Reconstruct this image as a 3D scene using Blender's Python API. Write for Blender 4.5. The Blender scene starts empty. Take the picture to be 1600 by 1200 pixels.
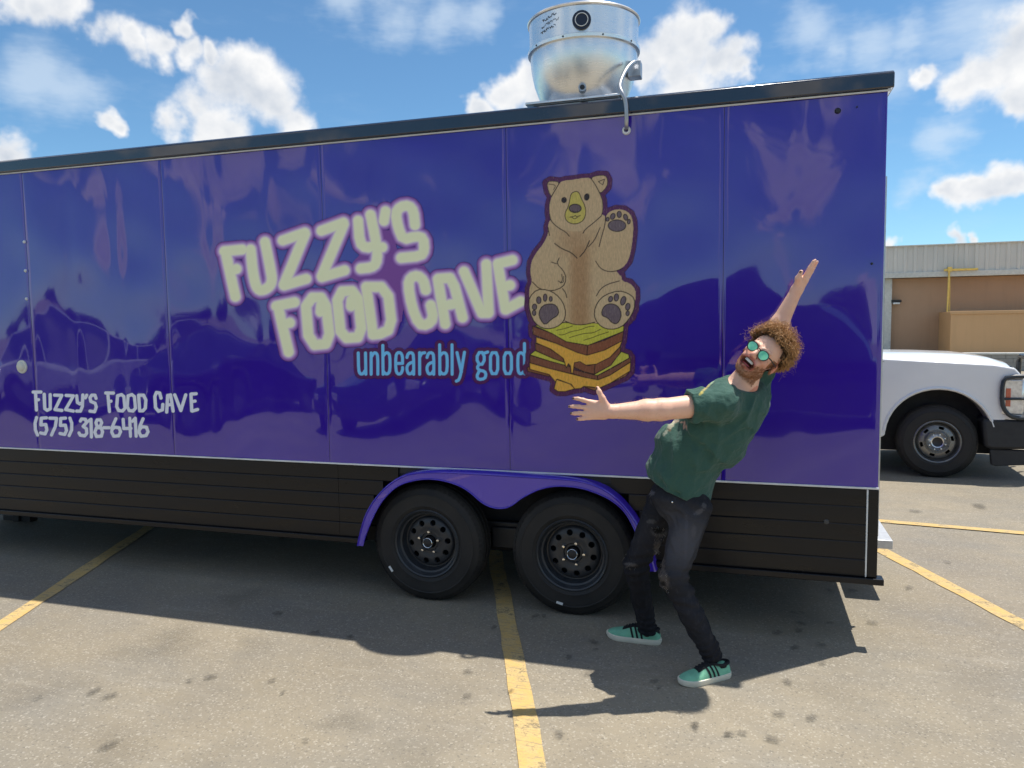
import bpy, bmesh, math, random
import numpy as np
from mathutils import Vector, Matrix
random.seed(7)
rng = np.random.default_rng(11)
sc = bpy.context.scene
col = sc.collection

# ------------------------------------------------------------------ camera
CAM = np.array([.1273, -4.2745, 1.7224]); FPX = 1184.1
YAW, PITCH, ROLL = .3012, .0785, -.0134
_f = np.array([-math.sin(YAW)*math.cos(PITCH), math.cos(YAW)*math.cos(PITCH), -math.sin(PITCH)])
_r = np.array([math.cos(YAW), math.sin(YAW), 0.]); _u = np.cross(_r, _f)
RT = _r*math.cos(ROLL)+_u*math.sin(ROLL); UP = -_r*math.sin(ROLL)+_u*math.cos(ROLL); FW = _f
cam_d = bpy.data.cameras.new('camera'); cam = bpy.data.objects.new('camera', cam_d); col.objects.link(cam)
cam_d.sensor_width = 36; cam_d.lens = 36*FPX/1600; cam_d.clip_start = .05; cam_d.clip_end = 2000
M = Matrix.Identity(4)
for i in range(3):
    M[i][0] = RT[i]; M[i][1] = UP[i]; M[i][2] = -FW[i]; M[i][3] = CAM[i]
cam.matrix_world = M
sc.camera = cam
sc.render.engine = 'CYCLES'; cy_ = sc.cycles
cy_.max_bounces = 6; cy_.diffuse_bounces = 2; cy_.glossy_bounces = 3; cy_.transmission_bounces = 3; cy_.transparent_max_bounces = 10
cy_.use_adaptive_sampling = True; cy_.adaptive_threshold = .015; cy_.use_denoising = True; cy_.caustics_reflective = False; cy_.caustics_refractive = False
sc.render.resolution_x = 1024; sc.render.resolution_y = 768

def ray(x, y): return FW+RT*(x-800)/FPX-UP*(y-600)/FPX
def ony(x, y, Y=0.): d = ray(x, y); return CAM+d*(Y-CAM[1])/d[1]
def onz(x, y, Z=0.): d = ray(x, y); return CAM+d*(Z-CAM[2])/d[2]
def sdir(x, y): d = ray(x, y); return d/np.linalg.norm(d)

# ------------------------------------------------------------------ colour management
sc.view_settings.view_transform = 'Standard'; sc.view_settings.look = 'None'
sc.view_settings.exposure = EXPOSURE = 0.68; sc.view_settings.gamma = 1.0

# ------------------------------------------------------------------ sun
SUN = np.array([.71, .65, 2.95]); SUN /= np.linalg.norm(SUN)
sun_d = bpy.data.lights.new('sun', 'SUN'); sun_d.energy = 3.6; sun_d.angle = math.radians(.53); sun_d.color = (1., .955, .88)
sun = bpy.data.objects.new('sun', sun_d); col.objects.link(sun)
sun.rotation_euler = Vector(SUN).to_track_quat('Z', 'Y').to_euler()
sun.location = (3, 3, 12)

# ------------------------------------------------------------------ world: sky with fair weather cumulus
world = bpy.data.worlds.new('World'); sc.world = world; world.use_nodes = True
WT = world.node_tree; WT.nodes.clear()
def wn(t, **k):
    n = WT.nodes.new(t)
    for a, b in k.items(): setattr(n, a, b)
    return n
def wl(a, b): WT.links.new(a, b)
def wmath(op, a, b=None, c=None, clamp=False):
    n = wn('ShaderNodeMath', operation=op, use_clamp=clamp)
    for i, v in enumerate((a, b, c)):
        if v is None: continue
        if isinstance(v, (int, float)): n.inputs[i].default_value = v
        else: wl(v, n.inputs[i])
    return n.outputs[0]
def wmap(v, a, b, c=0., d=1., smooth=True):
    n = wn('ShaderNodeMapRange', interpolation_type='SMOOTHSTEP' if smooth else 'LINEAR')
    wl(v, n.inputs[0])
    for i, q in enumerate((a, b, c, d)): n.inputs[i+1].default_value = q
    return n.outputs[0]
sky = wn('ShaderNodeTexSky', sky_type='NISHITA'); sky.sun_disc = False
sky.sun_elevation = math.asin(SUN[2]); sky.sun_rotation = math.atan2(SUN[0], SUN[1])
sky.altitude = 1100; sky.air_density = 1.0; sky.dust_density = .3; sky.ozone_density = 1.2
geo = wn('ShaderNodeTexCoord'); D = geo.outputs['Generated']
def wnoise(vec, scale, detail, rough, w=None):
    n = wn('ShaderNodeTexNoise'); wl(vec, n.inputs['Vector'])
    n.inputs['Scale'].default_value = scale; n.inputs['Detail'].default_value = detail; n.inputs['Roughness'].default_value = rough
    return n
# warp the directions so the puffs get ragged outlines
nz = wnoise(D, 13., 4., .6)
sub = wn('ShaderNodeVectorMath', operation='SUBTRACT'); wl(nz.outputs['Color'], sub.inputs[0]); sub.inputs[1].default_value = (.5, .5, .5)
mad = wn('ShaderNodeVectorMath', operation='MULTIPLY_ADD'); wl(sub.outputs[0], mad.inputs[0]); mad.inputs[1].default_value = (.075, .075, .075); wl(D, mad.inputs[2])
DW = mad.outputs[0]
def puffs(lst):
    out = None
    for (px, py, r) in lst:
        c = sdir(px, py)
        d = wn('ShaderNodeVectorMath', operation='DISTANCE'); wl(DW, d.inputs[0]); d.inputs[1].default_value = tuple(c)
        v = wmath('MULTIPLY_ADD', d.outputs['Value'], -FPX/(r*1.0), 1.)
        if out is None: out = v
        else: out = wmath('SMOOTH_MAX', out, v, .22)
    return out
CLOUDS = [(25, 5, 42), (65, 8, 45), (85, -10, 40),
          (165, 48, 36), (205, 66, 38), (250, 78, 34), (283, 38, 24), (298, 82, 30), (335, 88, 24),
          (275, 190, 40), (310, 165, 48), (350, 140, 56), (375, 118, 44), (400, 140, 62), (430, 165, 62), (460, 190, 48), (330, 190, 62), (180, 190, 22),
          (745, 165, 28), (790, 140, 40), (820, 120, 42), (850, 150, 50),
          (1010, 110, 45), (1050, 90, 62), (1090, 70, 62), (1112, 40, 36), (1130, 90, 52), (1070, 120, 72), (1160, 105, 26),
          (1515, 130, 42), (1550, 120, 52), (1585, 95, 60), (1610, 60, 60), (1590, 150, 42), (1452, 122, 20),
          (1505, 298, 30), (1530, 288, 32), (1555, 285, 32), (1580, 290, 26), (1500, 376, 20), (1530, 372, 14), (1395, 372, 22), (1420, 368, 16), (10, 250, 40)]
# the same kind of clouds carry on round the rest of the sky
base_front = puffs(CLOUDS)
far = wnoise(DW, 4.6, 3., .55)
facing = wn('ShaderNodeVectorMath', operation='DOT_PRODUCT'); wl(D, facing.inputs[0]); facing.inputs[1].default_value = tuple(FW)
back = wmap(facing.outputs['Value'], .70, .45)
farv = wmath('MULTIPLY_ADD', far.outputs[0], 8., -4.05)
farv = wmath('MULTIPLY_ADD', back, 3., farv); farv = wmath('SUBTRACT', farv, 3.)
dens = wmath('MAXIMUM', base_front, farv)
fb = wnoise(D, 15., 6., .56)
dens2 = wmath('MULTIPLY_ADD', fb.outputs[0], 1.4, dens); dens2 = wmath('SUBTRACT', dens2, .80)
alpha = wmap(dens2, -.04, .56)
# thin veils
st = wn('ShaderNodeMapping'); wl(D, st.inputs[0]); st.inputs['Rotation'].default_value = (0, .25, .5); st.inputs['Scale'].default_value = (1.6, 1.6, 5.5)
cir = wnoise(st.outputs[0], 3.2, 5., .62)
veil = wmap(cir.outputs[0], .50, .80, 0., .16)
wisp = puffs([(620, 18, 70), (690, 25, 70), (740, 25, 45), (545, 12, 60), (60, 130, 80), (110, 150, 70), (1360, 68, 60), (1300, 72, 50), (1420, 55, 45), (1540, 20, 120), (1480, 200, 50), (1440, 285, 40), (1400, 120, 60), (1260, 50, 60)])
wsp = wmath('MULTIPLY_ADD', cir.outputs[0], 2.0, wisp); wsp = wmath('SUBTRACT', wsp, 1.0)
wisp_a = wmap(wsp, .05, 1.0, 0., .55)
veil = wmath('MAXIMUM', veil, wisp_a)
# cloud shading: darker bellies where the puff is thick and faces away from the sun
off = wn('ShaderNodeVectorMath', operation='ADD'); wl(D, off.inputs[0]); off.inputs[1].default_value = tuple(np.array([.25, .2, .9])*.03)
fb2 = wnoise(off.outputs[0], 15., 4., .56)
lit = wmath('SUBTRACT', fb.outputs[0], fb2.outputs[0])
lit = wmath('MULTIPLY_ADD', lit, 1.0, .84)
edge = wmap(dens2, .1, .9, .12, -.16)
lit = wmath('ADD', lit, edge, clamp=True)
ramp = wn('ShaderNodeValToRGB'); wl(lit, ramp.inputs[0])
ramp.color_ramp.elements[0].position = .45; ramp.color_ramp.elements[0].color = (.36, .40, .46, 1)
ramp.color_ramp.elements[1].position = .95; ramp.color_ramp.elements[1].color = (.62, .62, .62, 1)
tint = wn('ShaderNodeMix', data_type='RGBA', blend_type='MULTIPLY'); tint.inputs[0].default_value = 1.; wl(sky.outputs[0], tint.inputs[6]); tint.inputs[7].default_value = (.68, .95, 1.05, 1)
bg_sky = wn('ShaderNodeBackground'); wl(tint.outputs[2], bg_sky.inputs[0]); bg_sky.inputs[1].default_value = .085
bg_cl = wn('ShaderNodeBackground'); wl(ramp.outputs[0], bg_cl.inputs[0]); bg_cl.inputs[1].default_value = 1.0
bg_ve = wn('ShaderNodeBackground'); bg_ve.inputs[0].default_value = (.48, .55, .62, 1); bg_ve.inputs[1].default_value = 1.0
mx1 = wn('ShaderNodeMixShader'); wl(veil, mx1.inputs[0]); wl(bg_sky.outputs[0], mx1.inputs[1]); wl(bg_ve.outputs[0], mx1.inputs[2])
mx2 = wn('ShaderNodeMixShader'); wl(alpha, mx2.inputs[0]); wl(mx1.outputs[0], mx2.inputs[1]); wl(bg_cl.outputs[0], mx2.inputs[2])
wo = wn('ShaderNodeOutputWorld'); wl(mx2.outputs[0], wo.inputs[0])
world.cycles.sampling_method = 'MANUAL'; world.cycles.sample_map_resolution = 512

# ------------------------------------------------------------------ helpers
def lin(c):
    c = np.asarray(c, float)/255.
    return tuple(np.where(c <= .04045, c/12.92, ((c+.055)/1.055)**2.4))
def tag(o, label=None, cat=None, group=None, kind=None):
    if label: o['label'] = label
    if cat: o['category'] = cat
    if group: o['group'] = group
    if kind: o['kind'] = kind
    return o
def empty(name, loc=(0, 0, 0), rz=0., parent=None):
    o = bpy.data.objects.new(name, None); col.objects.link(o); o.location = loc; o.rotation_euler = (0, 0, rz)
    o.empty_display_size = .1
    if parent: o.parent = parent
    return o
class MB:
    """collects shapes, builds them as one mesh object"""
    def __init__(s): s.v = []; s.f = []; s.mi = []
    def add(s, vs, fs, mi=0):
        b = len(s.v); s.v += [tuple(map(float, v)) for v in vs]; s.f += [tuple(i+b for i in f) for f in fs]; s.mi += [mi]*len(fs); return s
    def box(s, x0, x1, y0, y1, z0, z1, mi=0):
        return s.add([(x0, y0, z0), (x1, y0, z0), (x1, y1, z0), (x0, y1, z0), (x0, y0, z1), (x1, y0, z1), (x1, y1, z1), (x0, y1, z1)],
                     [(0, 3, 2, 1), (4, 5, 6, 7), (0, 1, 5, 4), (1, 2, 6, 5), (2, 3, 7, 6), (3, 0, 4, 7)], mi)
    def prism(s, pts, y0, y1, axis='y', mi=0):
        n = len(pts)
        def q(p, h): return (p[0], h, p[1]) if axis == 'y' else ((h, p[0], p[1]) if axis == 'x' else (p[0], p[1], h))
        vs = [q(p, y0) for p in pts]+[q(p, y1) for p in pts]
        fs = [tuple(range(n)), tuple(range(2*n-1, n-1, -1))]+[(i, i+n, (i+1) % n+n, (i+1) % n) for i in range(n)]
        return s.add(vs, fs, mi)
    def tube(s, path, r, n=10, cap=True, mi=0, closed=False):
        path = [np.array(p, float) for p in path]; m = len(path)
        rs = [r]*m if np.isscalar(r) else list(r)
        T = []
        for i in range(m):
            a = path[(i-1) % m] if (i > 0 or closed) else path[i]
            b = path[(i+1) % m] if (i < m-1 or closed) else path[i]
            t = b-a; T.append(t/(np.linalg.norm(t)+1e-12))
        ref = np.array([0, 0, 1.]) if abs(T[0][2]) < .9 else np.array([1., 0, 0])
        nrm = np.cross(T[0], ref); nrm /= np.linalg.norm(nrm); vs = []; fs = []
        for i in range(m):
            nrm = nrm-T[i]*(nrm@T[i]); nrm /= np.linalg.norm(nrm)+1e-12; bi = np.cross(T[i], nrm)
            for k in range(n):
                a = 2*math.pi*k/n; vs.append(path[i]+rs[i]*(math.cos(a)*nrm+math.sin(a)*bi))
        for i in range(m if closed else m-1):
            for k in range(n):
                j = (i+1) % m; fs.append((i*n+k, i*n+(k+1) % n, j*n+(k+1) % n, j*n+k))
        if cap and not closed: fs += [tuple(range(n-1, -1, -1)), tuple(range((m-1)*n, m*n))]
        return s.add(vs, fs, mi)
    def lathe(s, prof, c=(0, 0, 0), axis='z', n=48, mi=0, closed=False):
        """prof: (radius, height) pairs"""
        vs = []; fs = []; m = len(prof)
        for (r, h) in prof:
            for k in range(n):
                a = 2*math.pi*k/n; u, v = r*math.cos(a), r*math.sin(a)
                p = (u, v, h) if axis == 'z' else ((u, h, v) if axis == 'y' else (h, u, v))
                vs.append((p[0]+c[0], p[1]+c[1], p[2]+c[2]))
        for i in range(m if closed else m-1):
            j = (i+1) % m
            for k in range(n): fs.append((i*n+k, i*n+(k+1) % n, j*n+(k+1) % n, j*n+k))
        return s.add(vs, fs, mi)
    def loft(s, rings, cap=True, mi=0):
        n = len(rings[0]); vs = [p for r in rings for p in r]; fs = []
        for i in range(len(rings)-1):
            for k in range(n): fs.append((i*n+k, i*n+(k+1) % n, (i+1)*n+(k+1) % n, (i+1)*n+k))
        if cap: fs += [tuple(range(n-1, -1, -1)), tuple(range((len(rings)-1)*n, len(rings)*n))]
        return s.add(vs, fs, mi)
    def build(s, name, mats, parent=None, smooth=None, bevel=0., seg=2, fix=True):
        me = bpy.data.meshes.new(name); me.from_pydata(s.v, [], s.f); 
        if fix:
            bm = bmesh.new(); bm.from_mesh(me)
            bmesh.ops.recalc_face_normals(bm, faces=bm.faces); bm.to_mesh(me); bm.free()
        for m in (mats if isinstance(mats, (list, tuple)) else [mats]): me.materials.append(m)
        if len(s.mi) == len(me.polygons): me.polygons.foreach_set('material_index', s.mi)
        if smooth is not None:
            me.shade_smooth(); me.set_sharp_from_angle(angle=math.radians(smooth))
        o = bpy.data.objects.new(name, me); col.objects.link(o)
        if parent: o.parent = parent
        if bevel:
            b = o.modifiers.new('bevel', 'BEVEL'); b.width = bevel; b.segments = seg; b.limit_method = 'ANGLE'; b.angle_limit = math.radians(40)
            b.harden_normals = False
            me.shade_smooth(); me.set_sharp_from_angle(angle=math.radians(35))
        return o
def npmesh(name, V, F, mats, parent=None, smooth=True, colors=None):
    """fast mesh from numpy arrays, quads or triangles"""
    V = np.asarray(V, np.float32); F = np.asarray(F, np.int32); k = F.shape[1]
    me = bpy.data.meshes.new(name); me.vertices.add(len(V)); me.vertices.foreach_set('co', V.ravel())
    me.loops.add(F.size); me.loops.foreach_set('vertex_index', F.ravel())
    me.polygons.add(len(F)); me.polygons.foreach_set('loop_start', np.arange(0, F.size, k, dtype=np.int32))
    me.polygons.foreach_set('loop_total', np.full(len(F), k, np.int32))
    me.update(calc_edges=True); me.validate()
    if smooth: me.shade_smooth()
    if colors is not None:
        for nm, C in colors.items():
            at = me.color_attributes.new(nm, 'FLOAT_COLOR', 'POINT'); at.data.foreach_set('color', np.asarray(C, np.float32).ravel())
    for m in (mats if isinstance(mats, (list, tuple)) else [mats]): me.materials.append(m)
    o = bpy.data.objects.new(name, me); col.objects.link(o)
    if parent: o.parent = parent
    return o
def copy_tree(o, parent=None):
    c = o.copy(); col.objects.link(c); c.parent = parent
    for ch in o.children: copy_tree(ch, c)
    return c

class NT:
    """small node-tree builder"""
    def __init__(s, name):
        s.m = bpy.data.materials.new(name); s.m.use_nodes = True; s.t = s.m.node_tree; s.t.nodes.clear()
        s.out = s.n('ShaderNodeOutputMaterial'); s.b = s.n('ShaderNodeBsdfPrincipled'); s.l(s.b.outputs[0], s.out.inputs[0])
    def n(s, t, **k):
        x = s.t.nodes.new(t)
        for a, b in k.items(): setattr(x, a, b)
        return x
    def l(s, a, b): s.t.links.new(a, b)
    def set(s, **k):
        names = dict(base='Base Color', rough='Roughness', metal='Metallic', spec='Specular IOR Level', coat='Coat Weight', coatr='Coat Roughness', coati='Coat IOR',
                     trans='Transmission Weight', ior='IOR', alpha='Alpha', sss='Subsurface Weight', sheen='Sheen Weight')
        for a, v in k.items():
            i = s.b.inputs[names[a]]
            if hasattr(v, 'links'): s.l(v, i)
            else: i.default_value = (*v, 1) if (a == 'base' and len(v) == 3) else v
        return s
    def obj(s): return s.n('ShaderNodeTexCoord').outputs['Object']
    def pos(s): return s.n('ShaderNodeNewGeometry').outputs['Position']
    def noise(s, scale, detail=4., rough=.55, vec=None, stretch=None, color=False):
        v = vec if vec is not None else s.pos()
        if stretch:
            mp = s.n('ShaderNodeMapping'); s.l(v, mp.inputs[0]); mp.inputs['Scale'].default_value = stretch; v = mp.outputs[0]
        x = s.n('ShaderNodeTexNoise'); s.l(v, x.inputs['Vector']); x.inputs['Scale'].default_value = scale
        x.inputs['Detail'].default_value = detail; x.inputs['Roughness'].default_value = rough
        return x.outputs['Color' if color else 0]
    def mapr(s, v, a, b, c=0., d=1.):
        x = s.n('ShaderNodeMapRange'); s.l(v, x.inputs[0])
        for i, q in enumerate((a, b, c, d)): x.inputs[i+1].default_value = q
        return x.outputs[0]
    def mix(s, fac, a, b, mode='MIX'):
        x = s.n('ShaderNodeMix', data_type='RGBA', blend_type=mode)
        for i, v in ((0, fac), (6, a), (7, b)):
            if hasattr(v, 'links'): s.l(v, x.inputs[i])
            else: x.inputs[i].default_value = v if i == 0 else (*v, 1) if len(v) == 3 else v
        return x.outputs[2]
    def math(s, op, a, b=None, clamp=False):
        x = s.n('ShaderNodeMath', operation=op, use_clamp=clamp)
        for i, v in enumerate((a, b)):
            if v is None: continue
            if isinstance(v, (int, float)): x.inputs[i].default_value = v
            else: s.l(v, x.inputs[i])
        return x.outputs[0]
    def attr(s, name, out='Color'):
        x = s.n('ShaderNodeVertexColor'); x.layer_name = name; return x.outputs[out]
    def bump(s, h, strength=.3, dist=.01):
        x = s.n('ShaderNodeBump'); s.l(h, x.inputs['Height']); x.inputs['Strength'].default_value = strength; x.inputs['Distance'].default_value = dist
        s.l(x.outputs[0], s.b.inputs['Normal']); return s
def simple(name, base, rough=.5, metal=0., var=.12, scale=8., bump=0., **k):
    t = NT(name); nz = t.noise(scale, 5., .6)
    b = np.array(base); t.set(base=t.mix(t.mapr(nz, .3, .7), tuple(b*(1-var)), tuple(np.minimum(b*(1+var), 1.))))
    rr = t.mapr(t.noise(scale*2.3, 4.), .25, .75, max(rough-.08, .02), min(rough+.08, 1.)); t.set(rough=rr, metal=metal, **k)
    if bump: t.bump(t.noise(scale*6, 4.), bump, .004)
    return t.m
# ------------------------------------------------------------------ materials shared by the setting
def asphalt_mat():
    t = NT('asphalt'); P = t.pos()
    big = t.noise(.35, 5., .6, P); mid = t.noise(2.3, 5., .6, P); fine = t.noise(160., 3., .7, P); spk = t.n('ShaderNodeTexVoronoi'); t.l(P, spk.inputs['Vector']); spk.inputs['Scale'].default_value = 130.
    base = t.mix(t.mapr(big, .35, .68), lin((146, 134, 113)), lin((169, 156, 133)))
    gr_ = t.noise(.9, 6., .65, P, stretch=(1., 1.6, 1.)); base = t.mix(t.mapr(gr_, .42, .66, 0., .6), base, lin((133, 129, 121)))
    base = t.mix(t.mapr(mid, .42, .75, 0., .55), base, lin((136, 126, 110)))
    scr = t.noise(3., 6., .7, P, stretch=(.35, 3.5, 1)); base = t.mix(t.mapr(scr, .56, .75, 0., .3), base, lin((188, 179, 162)))
    base = t.mix(t.mapr(fine, .35, .7, 0., .28), base, lin((124, 116, 102)))
    x = t.n('ShaderNodeSeparateColor'); t.l(spk.outputs['Color'], x.inputs[0])
    base = t.mix(t.mapr(x.outputs[0], .84, 1., 0., .38), base, lin((212, 202, 184)))
    base = t.mix(t.mapr(x.outputs[1], .88, 1., 0., .38), base, lin((84, 81, 77)))
    base = t.mix(1., base, (.87, .89, .92), 'MULTIPLY'); t.set(base=base, rough=.9, spec=.25)
    t.bump(t.math('ADD', t.math('MULTIPLY', spk.outputs['Distance'], .6), fine), .35, .004)
    return t.m
M_ASPHALT = asphalt_mat()
g = MB(); g.add([(-400, -400, 0), (400, -400, 0), (400, 400, 0), (-400, 400, 0)], [(0, 1, 2, 3)])
ground = tag(g.build('parking_lot_ground', M_ASPHALT), 'sun bleached tan grey asphalt of the parking lot', kind='structure')

def paint_mat():
    t = NT('yellow_road_paint'); P = t.pos()
    wear = t.noise(9., 6., .7, P); fine = t.noise(120., 3., .7, P)
    base = t.mix(t.mapr(wear, .42, .62, 0., .8), lin((204, 170, 104)), lin((196, 174, 130)))
    base = t.mix(t.mapr(fine, .5, .72, 0., .75), base, lin((156, 140, 110)))
    xs = t.noise(16., 4., .6, P, stretch=(.6, 5., 1.)); base = t.mix(t.mapr(xs, .54, .64, 0., .75), base, lin((150, 135, 108)))
    t.set(base=base, rough=.8, spec=.3); t.bump(fine, .4, .004)
    # paint worn through to the asphalt in places
    a = t.mapr(t.math('ADD', wear, t.math('MULTIPLY', fine, .35)), .72, .90, 1., .2)
    t.set(alpha=a)
    return t.m
M_PAINT = paint_mat()
LD = np.array([.368, -.93]); LD /= np.linalg.norm(LD); LN = np.array([.93, .368]); LN /= np.linalg.norm(LN)
def line(p, a, b, w, label, d=LD, z=.004):
    n = np.array([-d[1], d[0]]); m = MB(); k = 40; vs = []; fs = []
    for i in range(k+1):
        q = np.array(p)+d*(a+(b-a)*i/k); e0, e1 = (random.uniform(-.006, .006) for _ in range(2))
        vs += [(*(q-n*(w/2+e0)), z), (*(q+n*(w/2+e1)), z)]
        if i: fs.append((2*i-2, 2*i-1, 2*i+1, 2*i))
    o = m.add(vs, fs).build('stall_line', M_PAINT); tag(o, label, 'road marking', 'yellow stall lines on the asphalt'); return o
line((-.98, -.72), -3.2, 3.4, .105, 'worn yellow stall line running under the trailer between its two wheels')
line((-4.43, -.05), -3.2, 4.2, .105, 'yellow stall line running under the front end of the trailer')
line((1.36, 1.19), -3.0, 3.2, .105, 'yellow stall line beside the trailer rear end and aluminium step')
line((1.23, 2.73), -1.2, 6., .10, 'far yellow line on the asphalt before the white pickup', d=np.array([.9928, -.12]), z=.008)

# dark drips and stains
def stain_mat():
    t = NT('oil_stain'); P = t.pos(); a = t.attr('Col', 'Color')
    s = t.n('ShaderNodeSeparateColor'); t.l(a, s.inputs[0])
    nz = t.noise(60., 4., .7, P)
    al = t.math('MULTIPLY', s.outputs[0], t.mapr(nz, .3, .6, .35, 1.), clamp=True)
    t.set(base=lin((70, 66, 60)), rough=.75, alpha=al); return t.m
M_STAIN = stain_mat()
SPOTS = [(148, 1082, 9), (172, 1090, 9), (330, 1060, 9), (296, 1066, 5), (425, 1066, 6), (442, 1085, 5), (434, 961, 8), (491, 991, 8), (548, 998, 7), (170, 1168, 12), (60, 1093, 5),
         (732, 1052, 8), (730, 1090, 7), (798, 1083, 6), (874, 1150, 9), (1087, 1138, 8), (1137, 1150, 5), (920, 1055, 7), (889, 1030, 7), (928, 1006, 8), (930, 1018, 5), (837, 965, 7), (850, 965, 6), (772, 983, 6), (1022, 1068, 7), (1030, 1078, 5),
         (1214, 991, 8), (1248, 988, 8), (1252, 977, 7), (1240, 960, 6), (1253, 960, 5), (1242, 1015, 8), (1283, 1010, 8), (1297, 976, 6), (1230, 1068, 8), (1363, 975, 8), (1284, 1038, 6), (1217, 1118, 9), (1268, 1124, 9), (1139, 1150, 8), (1160, 1148, 7), (1206, 1158, 10), (1530, 792, 12), (1430, 800, 8), (1297, 925, 7), (1332, 925, 7), (1480, 880, 5), (1085, 1135, 7), (478, 1160, 5), (1420, 920, 7)]
sv = []; sf = []; scol = []
for (px, py, r) in SPOTS:
    c = onz(px, py); dist = np.linalg.norm(c-CAM); rr = r*dist/FPX*.95; b = len(sv); ph = random.uniform(0, 6.28)
    sv.append((c[0], c[1], .0125)); scol.append((.5, 0, 0, 1)); n = 18
    for ring, a in ((.6, .4), (1., 0.)):
        for k in range(n):
            t_ = 2*math.pi*k/n; q = rr*ring*(1+.25*math.sin(2*t_+ph)+.15*math.sin(5*t_+2*ph))
            sv.append((c[0]+q*math.cos(t_), c[1]+q*1.3*math.sin(t_), .0125)); scol.append((a, 0, 0, 1))
    for k in range(n):
        sf += [(b, b+1+k, b+1+(k+1) % n), (b+1+k, b+1+n+k, b+1+n+(k+1) % n), (b+1+k, b+1+n+(k+1) % n, b+1+(k+1) % n)]
o = npmesh('oil_stains', np.array(sv), np.array(sf), M_STAIN, ground, False, {'Col': np.array(scol)}); o['kind'] = 'stuff'
# faint broad patches
sv = []; sf = []; scol = []
for (px, py, r, a0) in [(240, 1010, 60, .3), (280, 1005, 50, .25), (540, 1130, 40, .35), (190, 1170, 60, .25), (60, 1085, 50, .25), (1430, 1150, 60, .2), (330, 1185, 50, .25), (650, 1180, 50, .2), (400, 1010, 40, .2), (380, 935, 40, .3), (1300, 1090, 60, .18), (1500, 1050, 60, .15)]:
    c = onz(px, py); dist = np.linalg.norm(c-CAM); rr = r*dist/FPX; b = len(sv); ph = random.uniform(0, 6.28); n = 24
    sv.append((c[0], c[1], .0105)); scol.append((a0*.4, 0, 0, 1))
    for ring, a in ((.5, a0*.32), (1., 0.)):
        for k in range(n):
            t_ = 2*math.pi*k/n; q = rr*ring*(1+.25*math.sin(2*t_+ph)+.2*math.sin(3*t_+2*ph))
            sv.append((c[0]+q*math.cos(t_), c[1]+q*math.sin(t_), .0105)); scol.append((a, 0, 0, 1))
    for k in range(n):
        sf += [(b, b+1+k, b+1+(k+1) % n), (b+1+k, b+1+n+k, b+1+n+(k+1) % n), (b+1+k, b+1+n+(k+1) % n, b+1+(k+1) % n)]
o = npmesh('grime_patches', np.array(sv), np.array(sf), M_STAIN, ground, False, {'Col': np.array(scol)}); o['kind'] = 'stuff'
# ------------------------------------------------------------------ food trailer
XR, XL, ZB, ZP, ZT, ZR = .787, -6.70, .336, .850, 2.856, 2.952   # rear, front, underside, skirt top, trim, roof
TW = 2.44
SEAMS = [-6.70+.0, -6.096, -4.877, -3.658, -2.438, -1.219, 0.0, XR]
_ph = rng.uniform(0, 6.28, (26, 2)); _k = rng.uniform(-1, 1, (26, 2))
_g = np.random.default_rng(23).uniform(0, 1, (12, 4))
def wave(x, z):
    """oil-canning of the thin aluminium skin, metres"""
    x = np.asarray(x, float); z = np.asarray(z, float); w = np.zeros(np.broadcast(x, z).shape)
    for i in range(16):
        kx, kz = 2.0+3.6*abs(_k[i, 0]), (1.4+3.2*abs(_k[i, 1]))*np.sign(_k[i, 1])
        w = w+np.sin(kx*x+_ph[i, 0])*np.sin(kz*z+_ph[i, 1])*.0018/(.5+.14*math.hypot(kx, kz))
    for i in range(12):
        kx, kz = 5.5+6*_g[i, 0], (4.+6*_g[i, 1])*(1 if i % 2 else -1)
        w = w+np.sin(kx*x+kz*z*.6+6.28*_g[i, 2])*np.sin(kz*z-kx*x*.3+6.28*_g[i, 3])*0.00066*(.25+.75*np.clip((z-1.2)/1., 0, 1))
    # studs every 0.406 m pull the skin flat
    st = np.cos(2*math.pi*x/.4064)
    w = w*(1-.35*np.clip(st, 0, 1)**3)+.00035*st*np.sin(2.1*z+1.+.8*x)
    for i in range(16, 26):     # shallow dents
        cx, cz = -6.2+7.*(_ph[i, 0]/6.28), 1.1+1.6*(_ph[i, 1]/6.28)
        w = w+.0024*_k[i, 0]*np.exp(-((x-cx)**2+(z-cz)**2)/.028)
    return w
def paint(name, base, rough=.09, coat=1.):
    t = NT(name); P = t.pos()
    n1 = t.noise(.9, 4., .6, P)
    b = t.mix(t.mapr(n1, .3, .7), tuple(np.array(base)*.93), tuple(np.array(base)*1.07))
    dust = t.noise(3., 6., .65, P); b = t.mix(t.mapr(dust, .45, .8, 0., .02), b, lin((170, 160, 165)))
    t.set(base=b, rough=t.mapr(t.noise(5., 5., .6, P), .3, .75, rough*.5, rough*1.6), coat=coat, coatr=.025, coati=1.68, spec=.2)
    t.bump(t.noise(60., 2., .5, P), .012, .002); return t.m
M_PURPLE = paint('purple_gloss_aluminium', lin((56, 28, 158)))
M_FENDER = paint('purple_fender_paint', lin((72, 46, 186)), .2)
M_NAVY = paint('dark_navy_roof_trim', lin((10, 19, 40)), .2)
M_WHITE = simple('white_trim', (.78, .78, .76), .4)
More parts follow.
